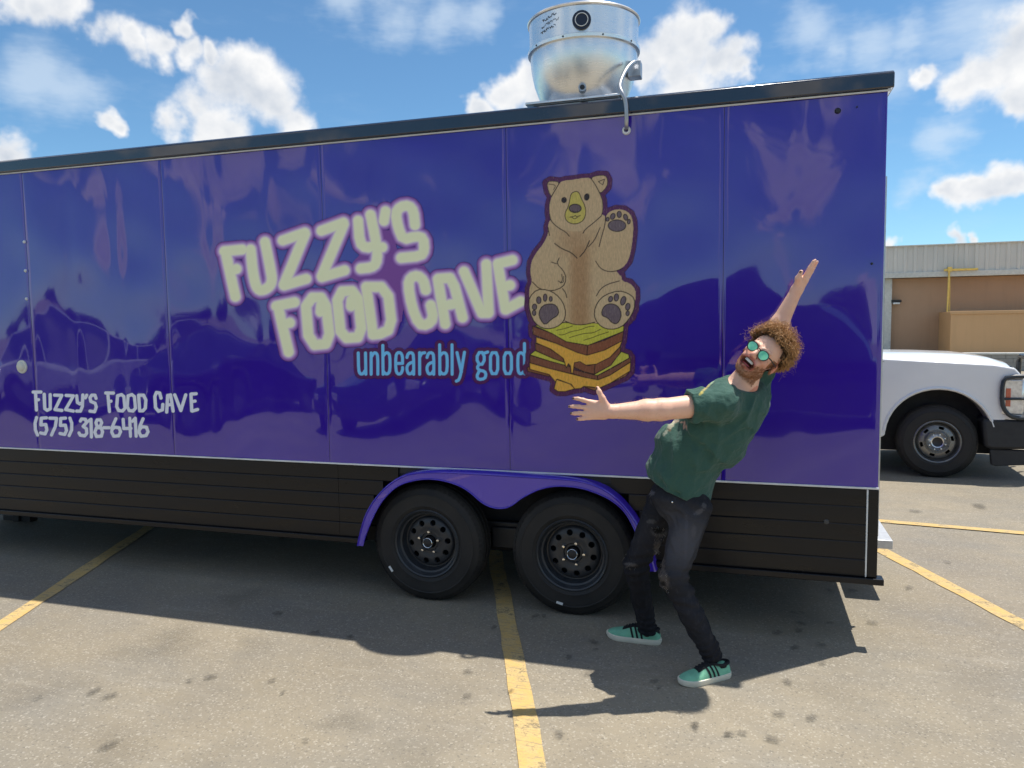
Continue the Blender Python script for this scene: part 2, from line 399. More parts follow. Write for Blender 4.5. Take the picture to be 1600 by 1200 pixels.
def blackmetal():
    t = NT('black_ribbed_metal'); P = t.pos(); n1 = t.noise(2., 6., .65, P, stretch=(1, 1, 6.))
    b = t.mix(t.mapr(n1, .4, .75), lin((8, 8, 13)), lin((16, 16, 22)))
    sc_ = t.noise(14., 6., .7, P, stretch=(.25, 1., 2.2)); b = t.mix(t.mapr(sc_, .68, .76, 0., .35), b, lin((86, 82, 80)))
    t.set(base=b, rough=t.mapr(n1, .3, .7, .24, .42), spec=.4); t.bump(t.noise(5., 4., .5, P, stretch=(1, 1, 3.)), .12, .01); return t.m
M_BLACKMETAL = blackmetal()
M_BLACK = simple('black_painted_steel', (.018, .018, .02), .45)
M_DARK = simple('dark_underbody', (.012, .012, .013), .8)
M_ALU = simple('brushed_aluminium', (.72, .72, .72), .32, 1., .08, 12.)
M_CHROME = simple('bright_chrome', (.8, .8, .8), .12, 1., .04)
M_GALV = simple('galvanised_conduit', (.45, .46, .48), .4, .85, .12, 20.)

trailer = tag(empty('food_trailer', (-2.9, 1.2, 0)), 'long glossy purple enclosed food trailer with bear and sandwich artwork', 'trailer')
TO = np.array([-2.9, 1.2, 0])
def T(o, parent=None):
    """parent to the trailer keeping world position"""
    p = parent or trailer; o.parent = p
    o.matrix_parent_inverse = Matrix.Translation(-Vector(TO)) if p is trailer else Matrix.Identity(4)
    return o
# body core, a little inside the skins
T(MB().box(XL+.01, XR-.012, .012, TW-.012, .80, ZR-.03).box(XL+.01, -2.32, .012, TW-.012, ZB+.03, .80).box(-.34, XR-.012, .012, TW-.012, ZB+.03, .80).box(-2.32, -.34, .42, TW-.42, ZB+.03, .80).build('body_core', M_BLACK))
# side skins
def skin(x0, x1, z0, z1):
    nx, nz_ = max(int((x1-x0)/.02), 2)+2, int((z1-z0)/.02)
    X, Z = np.meshgrid(np.concatenate([[x0], np.linspace(x0+.006, x1-.006, nx-1), [x1]]), np.linspace(z0, z1, nz_+1)); 
    e = np.minimum(np.minimum(X-x0, x1-X)/.006, 1.)
    Yv = wave(X, Z)+(1-e)*.002
    V = np.stack([X, Yv, Z], -1).reshape(-1, 3); i = np.arange((nx+1)*(nz_+1)).reshape(nz_+1, nx+1)
    F_ = np.stack([i[:-1, :-1], i[:-1, 1:], i[1:, 1:], i[1:, :-1]], -1).reshape(-1, 4)
    return T(npmesh('side_panel', V, F_, M_PURPLE))
for a, b in zip(SEAMS[:-1], SEAMS[1:]): skin(a+.0012, b-.0012, ZP, ZT)
# far side, front, rear and roof
T(MB().box(XL, XR, TW-.010, TW, ZP, ZT).build('far_side_panel', M_PURPLE, bevel=.004))
T(MB().box(XL-.004, XL+.009, .002, TW-.002, ZB+.03, ZR-.02).build('front_panel', M_PURPLE, bevel=.004))
T(MB().box(XR-.011, XR, .002, TW-.002, ZB+.03, ZR-.02).build('rear_panel', M_PURPLE, bevel=.004))
rd = T(MB().box(XR+.001, XR+.03, .30, 1.95, .45, 2.60).build('rear_door', M_PURPLE, bevel=.01))
T(MB().box(XR+.03, XR+.06, .40, .46, 1.1, 1.5).build('door_handle', M_CHROME, bevel=.008), rd)
T(MB().tube([(XR+.05, .36, .5), (XR+.05, .36, 2.5)], .012).build('lock_bar', M_GALV, smooth=40), rd)
for p in rd.children: p.matrix_parent_inverse = Matrix.Translation(Vector(TO))@Matrix.Translation(-Vector(TO))
rf = MB(); rf.prism([(-.032, ZT+.012), (-.034, ZR-.012), (-.018, ZR), (.6, ZR+.018), (TW-.6, ZR+.018), (TW+.02, ZR), (TW+.034, ZR-.012), (TW+.032, ZT+.012)], XL-.03, XR+.024, 'x')
roof = T(rf.build('roof_cap', M_NAVY, bevel=.006))
T(MB().box(XL-.01, XR+.012, -.012, -.0005, ZT+.001, ZT+.010).build('upper_trim', M_WHITE, bevel=.002))
T(MB().box(XL, XR+.003, -.009, -.0005, ZP-.010, ZP+.0005).build('lower_trim', M_WHITE, bevel=.002))
# fender outline
FY = -.072
OUT = [(560, 853), (565, 830), (572, 806), (585, 783), (604, 762), (624, 748), (645, 741), (680, 739), (740, 742), (820, 747), (890, 751), (922, 757), (948, 769), (968, 786), (985, 806), (1000, 832), (1011, 856), (1018, 880), (1021, 893)]
INN = [(1014, 893), (1009, 875), (1000, 850), (989, 820), (974, 796), (955, 781), (937, 772), (915, 764), (893, 760), (865, 759), (840, 765), (815, 778), (799, 791), (784, 795), (768, 793), (752, 785), (734, 768), (715, 757), (690, 750), (668, 748), (649, 750), (624, 757), (605, 773), (591, 792), (580, 815), (571, 838), (567, 853)]
fo = [ony(x, y, FY) for x, y in OUT]; fi = [ony(x, y, FY) for x, y in INN]
def smooth_poly(P, k=2):
    P = [np.array(p) for p in P]
    for _ in range(k):
        Q = [P[0]]
        for a, b in zip(P[:-1], P[1:]): Q += [a*.75+b*.25, a*.25+b*.75]
        P = Q+[P[-1]]
    return P
fo = smooth_poly(fo); fi = smooth_poly(fi)
fend = MB()
bm = bmesh.new(); loop = [bm.verts.new(p) for p in fo+fi]; face = bm.faces.new(loop); bmesh.ops.triangulate(bm, faces=[face])
bm.verts.index_update(); vs = [tuple(v.co) for v in bm.verts]; fs = [tuple(v.index for v in f.verts) for f in bm.faces]; bm.free()
fend.add(vs, fs); n = len(fo)
cx_, cz_ = -1.3, .35
vs = []; fs = []
for i, p in enumerate(fo):   # rolled top: lip proud of the face, then back to the body
    d = np.array([p[0]-cx_, 0, p[2]-cz_]); d /= np.linalg.norm(d)
    vs += [tuple(p), tuple(p+d*.006+np.array([0, -.006, 0])), tuple(p+d*.012+np.array([0, -.002, 0])), tuple(p+d*.016+np.array([0, .012, 0])), (p[0]+d[0]*.02, .004, p[2]+d[2]*.02)]
    if i:
        for k in range(4): fs.append((5*i-5+k, 5*i-4+k, 5*i+1+k, 5*i+k))
fend.add(vs, fs)
fender = T(fend.build('fender', M_FENDER, smooth=50))
T(MB().tube([p+np.array([0, -.003, 0]) for p in fi], .0045, 6).build('fender_edge', M_FENDER, smooth=60), fender).matrix_parent_inverse = Matrix.Identity(4)
# skirt: five ribbed slats in three lengths, cut back to the fender curve
def fx(z, side):
    pts = fo[:len(fo)//2] if side < 0 else fo[len(fo)//2:]
    zs = np.array([p[2] for p in pts]); xs = np.array([p[0] for p in pts]); o_ = np.argsort(zs); return float(np.interp(z, zs[o_], xs[o_]))
ztop = max(p[2] for p in fo)
zz = [ZP-.011, .745, .650, .557, .462, .368]
xj = float(ony(530, 790)[0])
def slat(x0, x1, z0, z1):
    m = MB(); y1 = .010
    m.prism([(y1, z0), (.0012, z0+.0005), (-.0014, z0+.005), (-.002, z0+.05), (-.0014, z1-.005), (.0012, z1-.0005), (y1, z1)], x0, x1, 'x')
    return T(m.build('skirt_slat', M_BLACKMETAL, smooth=4))
for i in range(5):
    z1, z0 = zz[i], zz[i+1]; zm = (z0+z1)/2
    slat(XL, xj-.001, z0, z1)
    if z0 > ztop-.03: slat(xj+.001, XR-.055, z0, z1)
    else:
        zq = min(z1, ztop-.02)
        slat(xj+.001, fx(z0+.01, -1)-.002, z0, z1) if fx(z0+.01, -1) > xj+.02 else None
        slat(fx(z0+.01, 1)-.0, XR-.055, z0, z1)
# filler behind the fender top and wheel housing
xa, xb = fo[0][0], fo[-1][0]
T(MB().box(-2.32, -.34, .30, .32, .37, .80).box(-2.32, -.34, .012, .30, .775, .80).build('wheel_housing', M_DARK))
for q0, q1 in ((XL-.01, xa), (xb, XR+.035)): T(MB().box(q0, q1, -.026, .05, ZB, ZB+.034).build('bottom_rail', M_BLACKMETAL, bevel=.004))
T(MB().box(XR-.055, XR-.047, -.010, .0, ZB+.036, ZP-.012).build('corner_trim', M_WHITE, bevel=.002))
T(MB().box(XR-.046, XR+.003, -.008, .03, ZB+.036, ZP-.012).build('corner_post', M_BLACKMETAL, bevel=.003))
T(MB().box(XL+.02, XR-.02, .30, .40, .26, .36).box(XL+.02, XR-.02, TW-.40, TW-.30, .26, .36).build('frame_beam', M_DARK))
T(MB().tube([(-1.769, .15, .35), (-1.769, TW-.15, .35)], .04).tube([(-.845, .15, .35), (-.845, TW-.15, .35)], .04).build('axle', M_DARK))
T(MB().box(-1.42, -1.19, .22, .30, .30, .44).box(-1.9, -.7, .24, .29, .40, .47).build('leaf_spring_hanger', M_BLACK, bevel=.01))
for p in [(38.5, 378), (40, 423), (42, 467)]:
    c = ony(*p); T(MB().lathe([(0, -.011), (.006, -.010), (.010, -.006), (.012, 0.), (.012, .004)], (c[0], float(wave(c[0], c[2])), c[2]), 'y', 20).build('panel_button', M_WHITE, smooth=40))
c = ony(34.5, 573); wv = float(wave(c[0], c[2]))
lampc = T(MB().lathe([(0, -.022), (.020, -.021), (.030, -.016), (.036, -.006), (.047, -.005), (.050, 0.), (.05, .01)], (c[0], wv, c[2]), 'y', 32).build('round_inlet_cover', simple('cream_plastic', (.72, .70, .60), .35), smooth=40))
for p, r in (((1309, 173), .015), ((1362, 412), .006), ((1339, 167), .004)):
    c = ony(*p); T(MB().lathe([(0, -.012), (r*.7, -.011), (r, -.004), (r, .004)], (c[0], float(wave(c[0], c[2])), c[2]), 'y', 20).build('rubber_bumper', M_BLACK, smooth=40))
c = ony(1291, 815); T(MB().lathe([(0, -.010), (.012, -.008), (.016, .004)], (c[0], 0, c[2]), 'y', 20).build('rubber_bumper', simple('grey_rubber', (.06, .06, .06), .6), smooth=40))
# aluminium step at the rear
st_ = tag(MB().box(.812, 1.0, .795, 1.75, .305, .36).build('rear_step', simple('weathered_aluminium_plate', (.62, .62, .60), .45, .6, .1, 30.), bevel=.004), None, None)
T(st_)
# stabiliser bracket under the front end
c = ony(32, 814, .9)
sb = MB().box(c[0]-.16, c[0]+.16, .86, .94, c[2]-.03, c[2]+.06).tube([(c[0]-.22, .88, c[2]-.03), (c[0]-.05, .88, c[2]+.05), (c[0]+.05, .88, c[2]-.05), (c[0]+.19, .88, c[2]-.01)], .018, 8).box(c[0]-.02, c[0]+.05, .84, .9, c[2]-.09, c[2]+.12)
T(sb.build('stabiliser_jack', M_BLACK, bevel=.004))

# wheels -------------------------------------------------------------
def tyre_mat():
    t = NT('tyre_rubber'); P = t.pos(); n1 = t.noise(6., 5., .6, P)
    t.set(base=t.mix(t.mapr(n1, .35, .7), lin((30, 30, 31)), lin((50, 47, 44))), rough=t.mapr(n1, .3, .7, .55, .75), spec=.4); t.bump(t.noise(90., 3., .6, P), .15, .003); return t.m
M_TYRE = tyre_mat()
M_RIM = simple('satin_black_wheel', (.030, .033, .038), .38, 0., .15, 15.)
M_STICK = simple('white_sticker', (.7, .7, .68), .5)
def tyre_mesh(R, w, rr):
    """profile around y, outer side negative"""
    h = w/2; k = R-rr
    p = [(rr-.004, -h+.030), (rr+.004, -h+.012), (rr+k*.14, -h+.004), (rr+k*.17, -h+.0015), (rr+k*.2, -h+.003), (rr+k*.42, -h-.002), (rr+k*.58, -h+.0), (rr+k*.60, -h-.0025), (rr+k*.63, -h-.002), (rr+k*.65, -h+.002), (rr+k*.78, -h+.010), (rr+k*.90, -h+.022), (rr+k*.955, -h+.032), (R-.001, -h+.045)]
    for g_ in (-.24, 0., .24): p += [(R, g_*w-.006), (R-.008, g_*w-.004), (R-.008, g_*w+.004), (R, g_*w+.006)]
    p += [(R-.001, h-.045), (rr+k*.93, h-.028), (rr+k*.75, h-.008), (rr+k*.4, h), (rr, h-.02), (rr-.004, h-.04)]
    m = MB().lathe(p, (0, 0, 0), 'y', 72)
    for q in range(64):   # shoulder blocks
        a = 2*math.pi*q/64; da = .030
        vs = []
        for (r_, y_) in ((rr+k*.86, -h+.0155), (R-.003, -h+.041), (rr+k*.86, -h+.030), (R-.012, -h+.055)):
            for s_ in (-1, 1): vs.append((r_*math.cos(a+s_*da), y_-.0035, r_*math.sin(a+s_*da)))
        m.add(vs, [(0, 1, 3, 2), (4, 6, 7, 5), (0, 2, 6, 4), (1, 5, 7, 3), (2, 3, 7, 6), (0, 4, 5, 1)])
    return m
def boolean(o, cutter):
    md = o.modifiers.new('b', 'BOOLEAN'); md.operation = 'DIFFERENCE'; md.object = cutter; md.solver = 'EXACT'
    dg = bpy.context.evaluated_depsgraph_get(); me = bpy.data.meshes.new_from_object(o.evaluated_get(dg))
    o.modifiers.clear(); old = o.data; o.data = me; bpy.data.objects.remove(cutter); bpy.data.meshes.remove(old)
    me.shade_smooth(); me.set_sharp_from_angle(angle=math.radians(35)); return o
WHEELS = [(-1.769, 1.35, (612, 888)), (-.845, .35, (875, 940))]
wheel0 = None
def make_wheel():
    w = empty('wheel', (0, 0, 0))
    tyre_mesh(.372, .21, .212).build('tyre', M_TYRE, w, smooth=40)
    rim = MB().lathe([(.213, -.083), (.217, -.096), (.211, -.102), (.203, -.097), (.196, -.080), (.190, -.070), (.180, -.066), (.176, -.050), (.172, -.030), (.168, -.022), (.158, -.02), (.156, .05), (.21, .06)], (0, 0, 0), 'y', 72).build('rim', M_RIM, w, smooth=30)
    disc = MB().lathe([(.160, -.024), (.156, -.034), (.148, -.040), (.135, -.046), (.100, -.052), (.085, -.046), (.060, -.046), (.054, -.040), (.042, -.040), (.042, -.030), (.1, -.036), (.148, -.026), (.158, -.016)], (0, 0, 0), 'y', 72, closed=True).build('wheel_disc', M_RIM, w, smooth=30)
    cut = MB()
    for k in range(10):
        a = 2*math.pi*k/10+.2; cut.tube([(.1235*math.cos(a), -.1, .1235*math.sin(a)), (.1235*math.cos(a), .05, .1235*math.sin(a))], .0185, 20)
    boolean(disc, cut.build('cut', M_RIM))
    MB().lathe([(0, .02), (.155, .02), (.155, .03)], (0, 0, 0), 'y', 48).build('brake_drum', M_DARK, w)
    MB().lathe([(0, -.078), (.024, -.078), (.030, -.074), (.033, -.06), (.034, -.038)], (0, 0, 0), 'y', 32).build('hub_cap', M_BLACK, w, smooth=35)
    MB().tube([(.030*math.cos(a), -.079, .030*math.sin(a)) for a in np.linspace(0, 2*math.pi, 33)[:-1]], .0040, 6, closed=True).build('hub_ring', M_CHROME, w, smooth=60)
    for k in range(5):
        a = 2*math.pi*k/5+.35; MB().lathe([(0, -.072), (.008, -.071), (.0125, -.062), (.0135, -.044)], (.068*math.cos(a), 0, .066*math.sin(a)), 'y', 6).build('lug_nut', M_CHROME, w)
    return w
wheel0 = make_wheel()
wheels = [wheel0]+[copy_tree(wheel0) for _ in WHEELS[1:]]
for i, (x, rotk, stk) in enumerate(WHEELS):
    w = wheels[i]
    T(w); w.location = (x, .083, .366); w.rotation_euler = (0, rotk, 0)
    # little white tag on the sidewall
    s = MB().box(-.020, .020, -.1145, -.1095, .291, .305).build('sticker', M_STICK, w, bevel=.001)
    c = ony(*stk, -.03); ang = math.atan2(c[0]-x, c[2]-.366)
    s.matrix_parent_inverse = Matrix.Identity(4); s.rotation_euler = (0, ang-rotk, 0)
# ------------------------------------------------------------------ printed artwork on the side skin
def to_px(X, Z, Y=0.):
    P = np.stack([X, np.full_like(X, Y), Z], -1)-CAM; d = P@FW
    return np.stack([800+FPX*(P@RT)/d, 600-FPX*(P@UP)/d], -1)
def seg_dist(P, pts, closed=False):
    pts = np.array(pts, np.float32); n = len(pts); best = np.full(len(P), 1e9, np.float32)
    for i in range(n if closed else n-1):
        a, b = pts[i], pts[(i+1) % n]; ab = b-a; t = np.clip(((P-a)@ab)/(ab@ab+1e-9), 0, 1)
        d = P-(a+t[:, None]*ab); best = np.minimum(best, np.einsum('ij,ij->i', d, d))
    return np.sqrt(best)
def inside(P, poly):
    poly = np.array(poly, np.float32); x, y = P[:, 0], P[:, 1]; r = np.zeros(len(P), bool); j = len(poly)-1
    for i in range(len(poly)):
        xi, yi = poly[i]; xj_, yj = poly[j]
        c = ((yi > y) != (yj > y)) & (x < (xj_-xi)*(y-yi)/(yj-yi+1e-9)+xi); r ^= c; j = i
    return r
def sstep(d, a, b): t = np.clip((d-a)/(b-a), 0, 1); return t*t*(3-2*t)
def chaikin(pts, closed=True, k=2):
    P = np.array(pts, float)
    for _ in range(k):
        if closed:
            Q = np.roll(P, -1, 0); P = np.stack([P*.75+Q*.25, P*.25+Q*.75], 1).reshape(-1, 2)
        else:
            A, B = P[:-1], P[1:]; P = np.concatenate([P[:1], np.stack([A*.75+B*.25, A*.25+B*.75], 1).reshape(-1, 2), P[-1:]])
    return P
class Canvas:
    def __init__(s, px0, py0, px1, py1, step):
        a = [ony(x, y) for x, y in ((px0, py0), (px1, py0), (px1, py1), (px0, py1))]
        x0, x1 = min(p[0] for p in a), max(p[0] for p in a); z0, z1 = min(p[2] for p in a), max(p[2] for p in a)
        s.nx, s.nz = int((x1-x0)/step), int((z1-z0)/step)
        s.X, s.Z = np.meshgrid(np.linspace(x0, x1, s.nx+1), np.linspace(z0, z1, s.nz+1))
        s.P = to_px(s.X.ravel(), s.Z.ravel()).astype(np.float32)
        s.col = np.zeros((len(s.P), 3), np.float32); s.a = np.zeros(len(s.P), np.float32)
    def near(s, pts, m):
        pts = np.array(pts); lo, hi = pts.min(0)-m, pts.max(0)+m
        return np.nonzero((s.P[:, 0] > lo[0]) & (s.P[:, 0] < hi[0]) & (s.P[:, 1] > lo[1]) & (s.P[:, 1] < hi[1]))[0]
    def put(s, idx, m, c, alpha=True):
        c = np.array(lin(c), np.float32) if not isinstance(c, np.ndarray) else c
        s.col[idx] = s.col[idx]*(1-m[:, None])+c*m[:, None]
        if alpha: s.a[idx] = np.maximum(s.a[idx], m)
    def sdist(s, strokes, m):
        d = np.full(len(s.P), 1e6, np.float32)
        for st in strokes:
            pts, cl = (st[0], True) if isinstance(st, tuple) else (st, False)
            i = s.near(pts, m); d[i] = np.minimum(d[i], seg_dist(s.P[i], pts, cl))
        return d
    def fill(s, poly, c, line=None, lw=.7, soft=.5, k=1):
        poly = chaikin(poly, True, k) if k else np.array(poly); i = s.near(poly, 3); d = seg_dist(s.P[i], poly, True); ins = inside(s.P[i], poly)
        s.put(i, np.where(ins, 1., 1-sstep(d, 0, soft)), c)
        if line: s.put(i, 1-sstep(d, lw-.45, lw+.45), line)
    def stroke(s, pts, c, hw=.7, closed=False, k=1):
        pts = chaikin(pts, closed, k); i = s.near(pts, hw+2); s.put(i, 1-sstep(seg_dist(s.P[i], pts, closed), hw-.45, hw+.45), c)
    def build(s, name, mat, dy=-.0012):
        keep = s.a.reshape(s.nz+1, s.nx+1) > .004
        i = np.arange(keep.size).reshape(keep.shape)
        q = keep[:-1, :-1] | keep[1:, :-1] | keep[:-1, 1:] | keep[1:, 1:]
        F_ = np.stack([i[:-1, :-1], i[:-1, 1:], i[1:, 1:], i[1:, :-1]], -1)[q]
        u, inv = np.unique(F_, return_inverse=True); X, Z = s.X.ravel()[u], s.Z.ravel()[u]
        V = np.stack([X, wave(X, Z)+dy, Z], -1); C = np.concatenate([s.col[u], s.a[u, None]], 1)
        return T(npmesh(name, V, inv.reshape(-1, 4), mat, None, True, {'Col': C}))
def vinyl(name, grain=None):
    t = NT(name); x = t.n('ShaderNodeVertexColor'); x.layer_name = 'Col'; b = x.outputs['Color']
    if grain:
        g_ = t.noise(26., 5., .65, t.pos(), stretch=(5., 1., 1.3)); b = t.mix(t.mapr(g_, .3, .7, .35, 0.), b, lin((70, 45, 25)), 'MULTIPLY'); g2 = t.noise(30., 5., .65, t.pos(), stretch=(6., 1., 1.1)); b = t.mix(t.mapr(g2, .55, .75, 0., .25), b, lin((235, 205, 160)))
    t.set(base=b, alpha=x.outputs['Alpha'], rough=.25, coat=.0, spec=.35); return t.m
A_ = lambda L: [(340+x/4.615, 305+y/4.615) for x, y in L]
B_ = lambda L: [(560+x/5., 300+y/5.) for x, y in L]
# big name
S = []
def a(L, k=0): S.append(list(map(tuple, chaikin(A_(L), False, k))) if k else A_(L))
def b(L, k=0): S.append(list(map(tuple, chaikin(B_(L), False, k))) if k else B_(L))
a([(52, 405), (178, 392)]); a([(60, 405), (132, 732)]); a([(100, 548), (138, 532)])
a([(238, 392), (258, 570), (290, 688), (350, 682), (398, 630), (380, 520), (342, 338)], 2)
a([(470, 326), (628, 270)]); a([(630, 278), (478, 645)]); a([(480, 650), (635, 603)])
a([(748, 256), (908, 198)]); a([(910, 208), (748, 585)]); a([(750, 590), (915, 542)])
b([(0, 225), (10, 395), (60, 440), (140, 415)], 1); b([(98, 180), (130, 340), (150, 480), (140, 560), (100, 590), (20, 598)], 1); b([(150, 432), (186, 432)])
b([(215, 152), (202, 225)])
b([(444, 258), (432, 150), (395, 105), (330, 115), (293, 165), (312, 280), (352, 372), (455, 345), (510, 362), (518, 455), (490, 500), (335, 515)], 1)
a([(425, 800), (555, 772)]); a([(437, 800), (515, 1130)]); a([(480, 932), (522, 920)])
S.append((A_([(637, 800), (680, 738), (745, 738), (782, 800), (806, 1000), (780, 1072), (700, 1080), (655, 1010)]),)); a([(745, 790), (742, 840)])
S.append((A_([(862, 760), (895, 694), (970, 690), (1012, 745), (1035, 960), (1010, 1024), (930, 1030), (885, 980)]),)); a([(965, 755), (962, 800)])
S.append((B_([(62, 742), (180, 742), (235, 815), (256, 1000), (232, 1080), (170, 1108), (112, 1114)]),))
b([(528, 765), (510, 690), (465, 652), (410, 668), (390, 725), (420, 900), (475, 1032), (540, 1040), (590, 985), (568, 885)], 1)
b([(622, 682), (680, 1030)]); b([(625, 678), (715, 672), (752, 740), (815, 980)]); b([(665, 890), (775, 868)])
b([(825, 622), (965, 945), (1015, 945)]); b([(1000, 565), (1018, 940)])
b([(1090, 562), (1150, 918)]); b([(1092, 560), (1205, 532)]); b([(1130, 742), (1185, 728)]); b([(1152, 918), (1268, 855)])
cv = Canvas(330, 300, 835, 566, .0032)
d = cv.sdist(S, 22)
fillp = B_([(-120, 640), (170, 300), (270, 300), (330, 570), (515, 575), (560, 640), (380, 660), (340, 1010), (270, 1060), (250, 720), (0, 700)])
fi_ = inside(cv.P, fillp)
dd = np.where(fi_, np.minimum(d, 14.), d)
stops = [(0, (255, 253, 206)), (6.4, (255, 253, 208)), (7.8, (242, 228, 222)), (9.6, (208, 172, 220)), (12.0, (168, 116, 192)), (14.0, (136, 76, 162)), (15.1, (96, 52, 134)), (30, (96, 52, 134))]
xs_ = [q[0] for q in stops]; cs_ = np.array([lin(q[1]) for q in stops])
cv.col = np.stack([np.interp(dd, xs_, cs_[:, k]) for k in range(3)], 1).astype(np.float32); cv.a = (1-sstep(dd, 14.8, 15.8)).astype(np.float32)
cv.build('name_lettering', vinyl('printed_vinyl'))
# slogan
C_ = lambda L: [(540+x/5.333, 520+y/5.333) for x, y in L]
S = []
def c_(L, closed=False, dx=0, k=1):
    L = [(x+dx, y) for x, y in L]; S.append((C_(L),) if closed else [tuple(q) for q in chaikin(C_(L), False, k)])
def bowl(x0, x1): c_([(x0, 195), (x0+22, 166), (x1-12, 168), (x1, 198), (x1, 310), (x1-14, 342), (x0+18, 342), (x0, 318)])
def aa(dx): c_([(512, 205), (524, 168), (555, 165), (568, 190), (568, 345)], dx=dx); c_([(568, 242), (530, 255), (512, 280), (512, 315), (525, 343), (550, 340), (568, 310)], dx=dx)
def oo(dx): c_([(1208, 200), (1222, 166), (1255, 166), (1268, 200), (1268, 305), (1255, 340), (1222, 340), (1208, 305)], True, dx)
c_([(105, 168), (108, 310), (120, 343), (145, 343), (165, 310)]); c_([(165, 168), (168, 345)])
c_([(212, 168), (212, 345)]); c_([(212, 205), (235, 165), (258, 170), (268, 200), (268, 345)])
c_([(310, 105), (312, 345)]); bowl(312, 370)
c_([(418, 255), (475, 255)]); c_([(475, 255), (475, 195), (460, 165), (432, 165), (418, 195), (418, 310), (432, 343), (460, 343), (475, 310), (475, 290)])
aa(0); c_([(618, 165), (618, 345)]); c_([(618, 205), (635, 170), (660, 166)]); aa(168)
c_([(785, 100), (787, 345)]); bowl(787, 848); c_([(888, 100), (890, 345)])
c_([(930, 165), (967, 325)]); c_([(992, 162), (965, 330), (948, 392), (925, 402)])
c_([(1098, 195), (1115, 164), (1140, 164), (1156, 195), (1156, 230), (1140, 262), (1115, 262), (1098, 230)], True); c_([(1150, 172), (1185, 160)])
c_([(1112, 265), (1098, 290), (1115, 312), (1160, 320), (1172, 350), (1160, 382), (1110, 390), (1095, 360), (1112, 325)])
oo(0); oo(114); c_([(1490, 90), (1492, 342)]); c_([(1490, 192), (1470, 166), (1447, 168), (1435, 195), (1435, 310), (1448, 341), (1470, 339), (1490, 315)])
cv = Canvas(540, 525, 832, 612, .0028); d = cv.sdist(S, 12)
tt = sstep(d, 1.9, 2.8)[:, None]
cv.col = (np.array(lin((126, 206, 255)))*(1-tt)+np.array(lin((88, 28, 92)))*tt).astype(np.float32); cv.a = (1-sstep(d, 7.0, 8.2)).astype(np.float32)
cv.build('slogan_lettering', vinyl('printed_vinyl_blue'), -.0016)
# name and telephone number
E_ = lambda L: [(40+x/5.714, 600+y/5.714) for x, y in L]
S = []
def e(L, closed=False): S.append((E_(L),) if closed else E_(L))
for L in ([(68, 72), (134, 72)], [(88, 72), (97, 232)], [(95, 142), (114, 140)], [(163, 92), (170, 220), (190, 235), (218, 222), (216, 95)], [(255, 100), (320, 102), (260, 228), (322, 236)], [(358, 102), (425, 106), (355, 228), (425, 242)],
          [(455, 105), (462, 165), (485, 178), (507, 165)], [(510, 98), (507, 200), (490, 242), (455, 242)], [(545, 100), (533, 123)], [(630, 128), (620, 100), (590, 100), (575, 122), (582, 155), (622, 172), (632, 205), (618, 247), (575, 242)],
          [(718, 80), (788, 80)], [(737, 82), (752, 245)], [(748, 157), (766, 153)], [(1212, 125), (1200, 80), (1172, 75), (1158, 110), (1165, 210), (1190, 242), (1225, 230), (1228, 182)],
          [(1262, 250), (1270, 102), (1295, 97), (1318, 242)], [(1268, 187), (1305, 182)], [(1332, 97), (1385, 237), (1428, 97)], [(1474, 92), (1481, 240)], [(1476, 90), (1520, 87)], [(1486, 156), (1510, 153)], [(1486, 242), (1532, 228)],
          [(98, 300), (85, 350), (88, 410), (108, 455)], [(185, 302), (140, 305), (138, 365), (180, 362), (190, 410), (175, 445), (135, 437)], [(215, 305), (275, 307), (265, 380), (232, 455)], [(355, 305), (312, 308), (310, 370), (355, 368), (365, 415), (350, 450), (308, 442)], [(395, 305), (412, 350), (412, 410), (390, 460)],
          [(490, 330), (500, 312), (535, 315), (545, 345), (515, 378), (545, 400), (548, 440), (530, 462), (490, 457), (478, 437)], [(560, 332), (585, 315), (590, 472)], [(700, 390), (750, 390)],
          [(810, 310), (778, 380), (772, 430), (790, 465), (835, 462), (852, 425), (840, 390), (800, 385), (778, 402)], [(875, 315), (880, 397), (945, 395)], [(935, 305), (940, 465)], [(960, 332), (985, 305), (992, 465)],
          [(1055, 310), (1025, 380), (1018, 430), (1035, 465), (1080, 460), (1098, 425), (1085, 385), (1045, 380), (1025, 402)]): e(L)
for L in ([(825, 105), (860, 94), (882, 112), (892, 215), (870, 240), (835, 236), (818, 200)], [(920, 105), (955, 94), (978, 112), (988, 215), (965, 240), (930, 236), (912, 200)], [(1015, 100), (1060, 100), (1080, 142), (1075, 215), (1055, 238), (1025, 238)],
          [(640, 320), (670, 320), (682, 345), (668, 380), (640, 378), (630, 345)], [(635, 390), (675, 390), (690, 425), (680, 465), (635, 468), (620, 430)]): e(L, True)
cv = Canvas(42, 602, 318, 692, .0032); d = cv.sdist(S, 6)
cv.col[:] = lin((242, 242, 252)); cv.a = (1-sstep(d, 2.1, 3.0)).astype(np.float32)
cv.build('telephone_lettering', vinyl('white_vinyl'), -.0014)

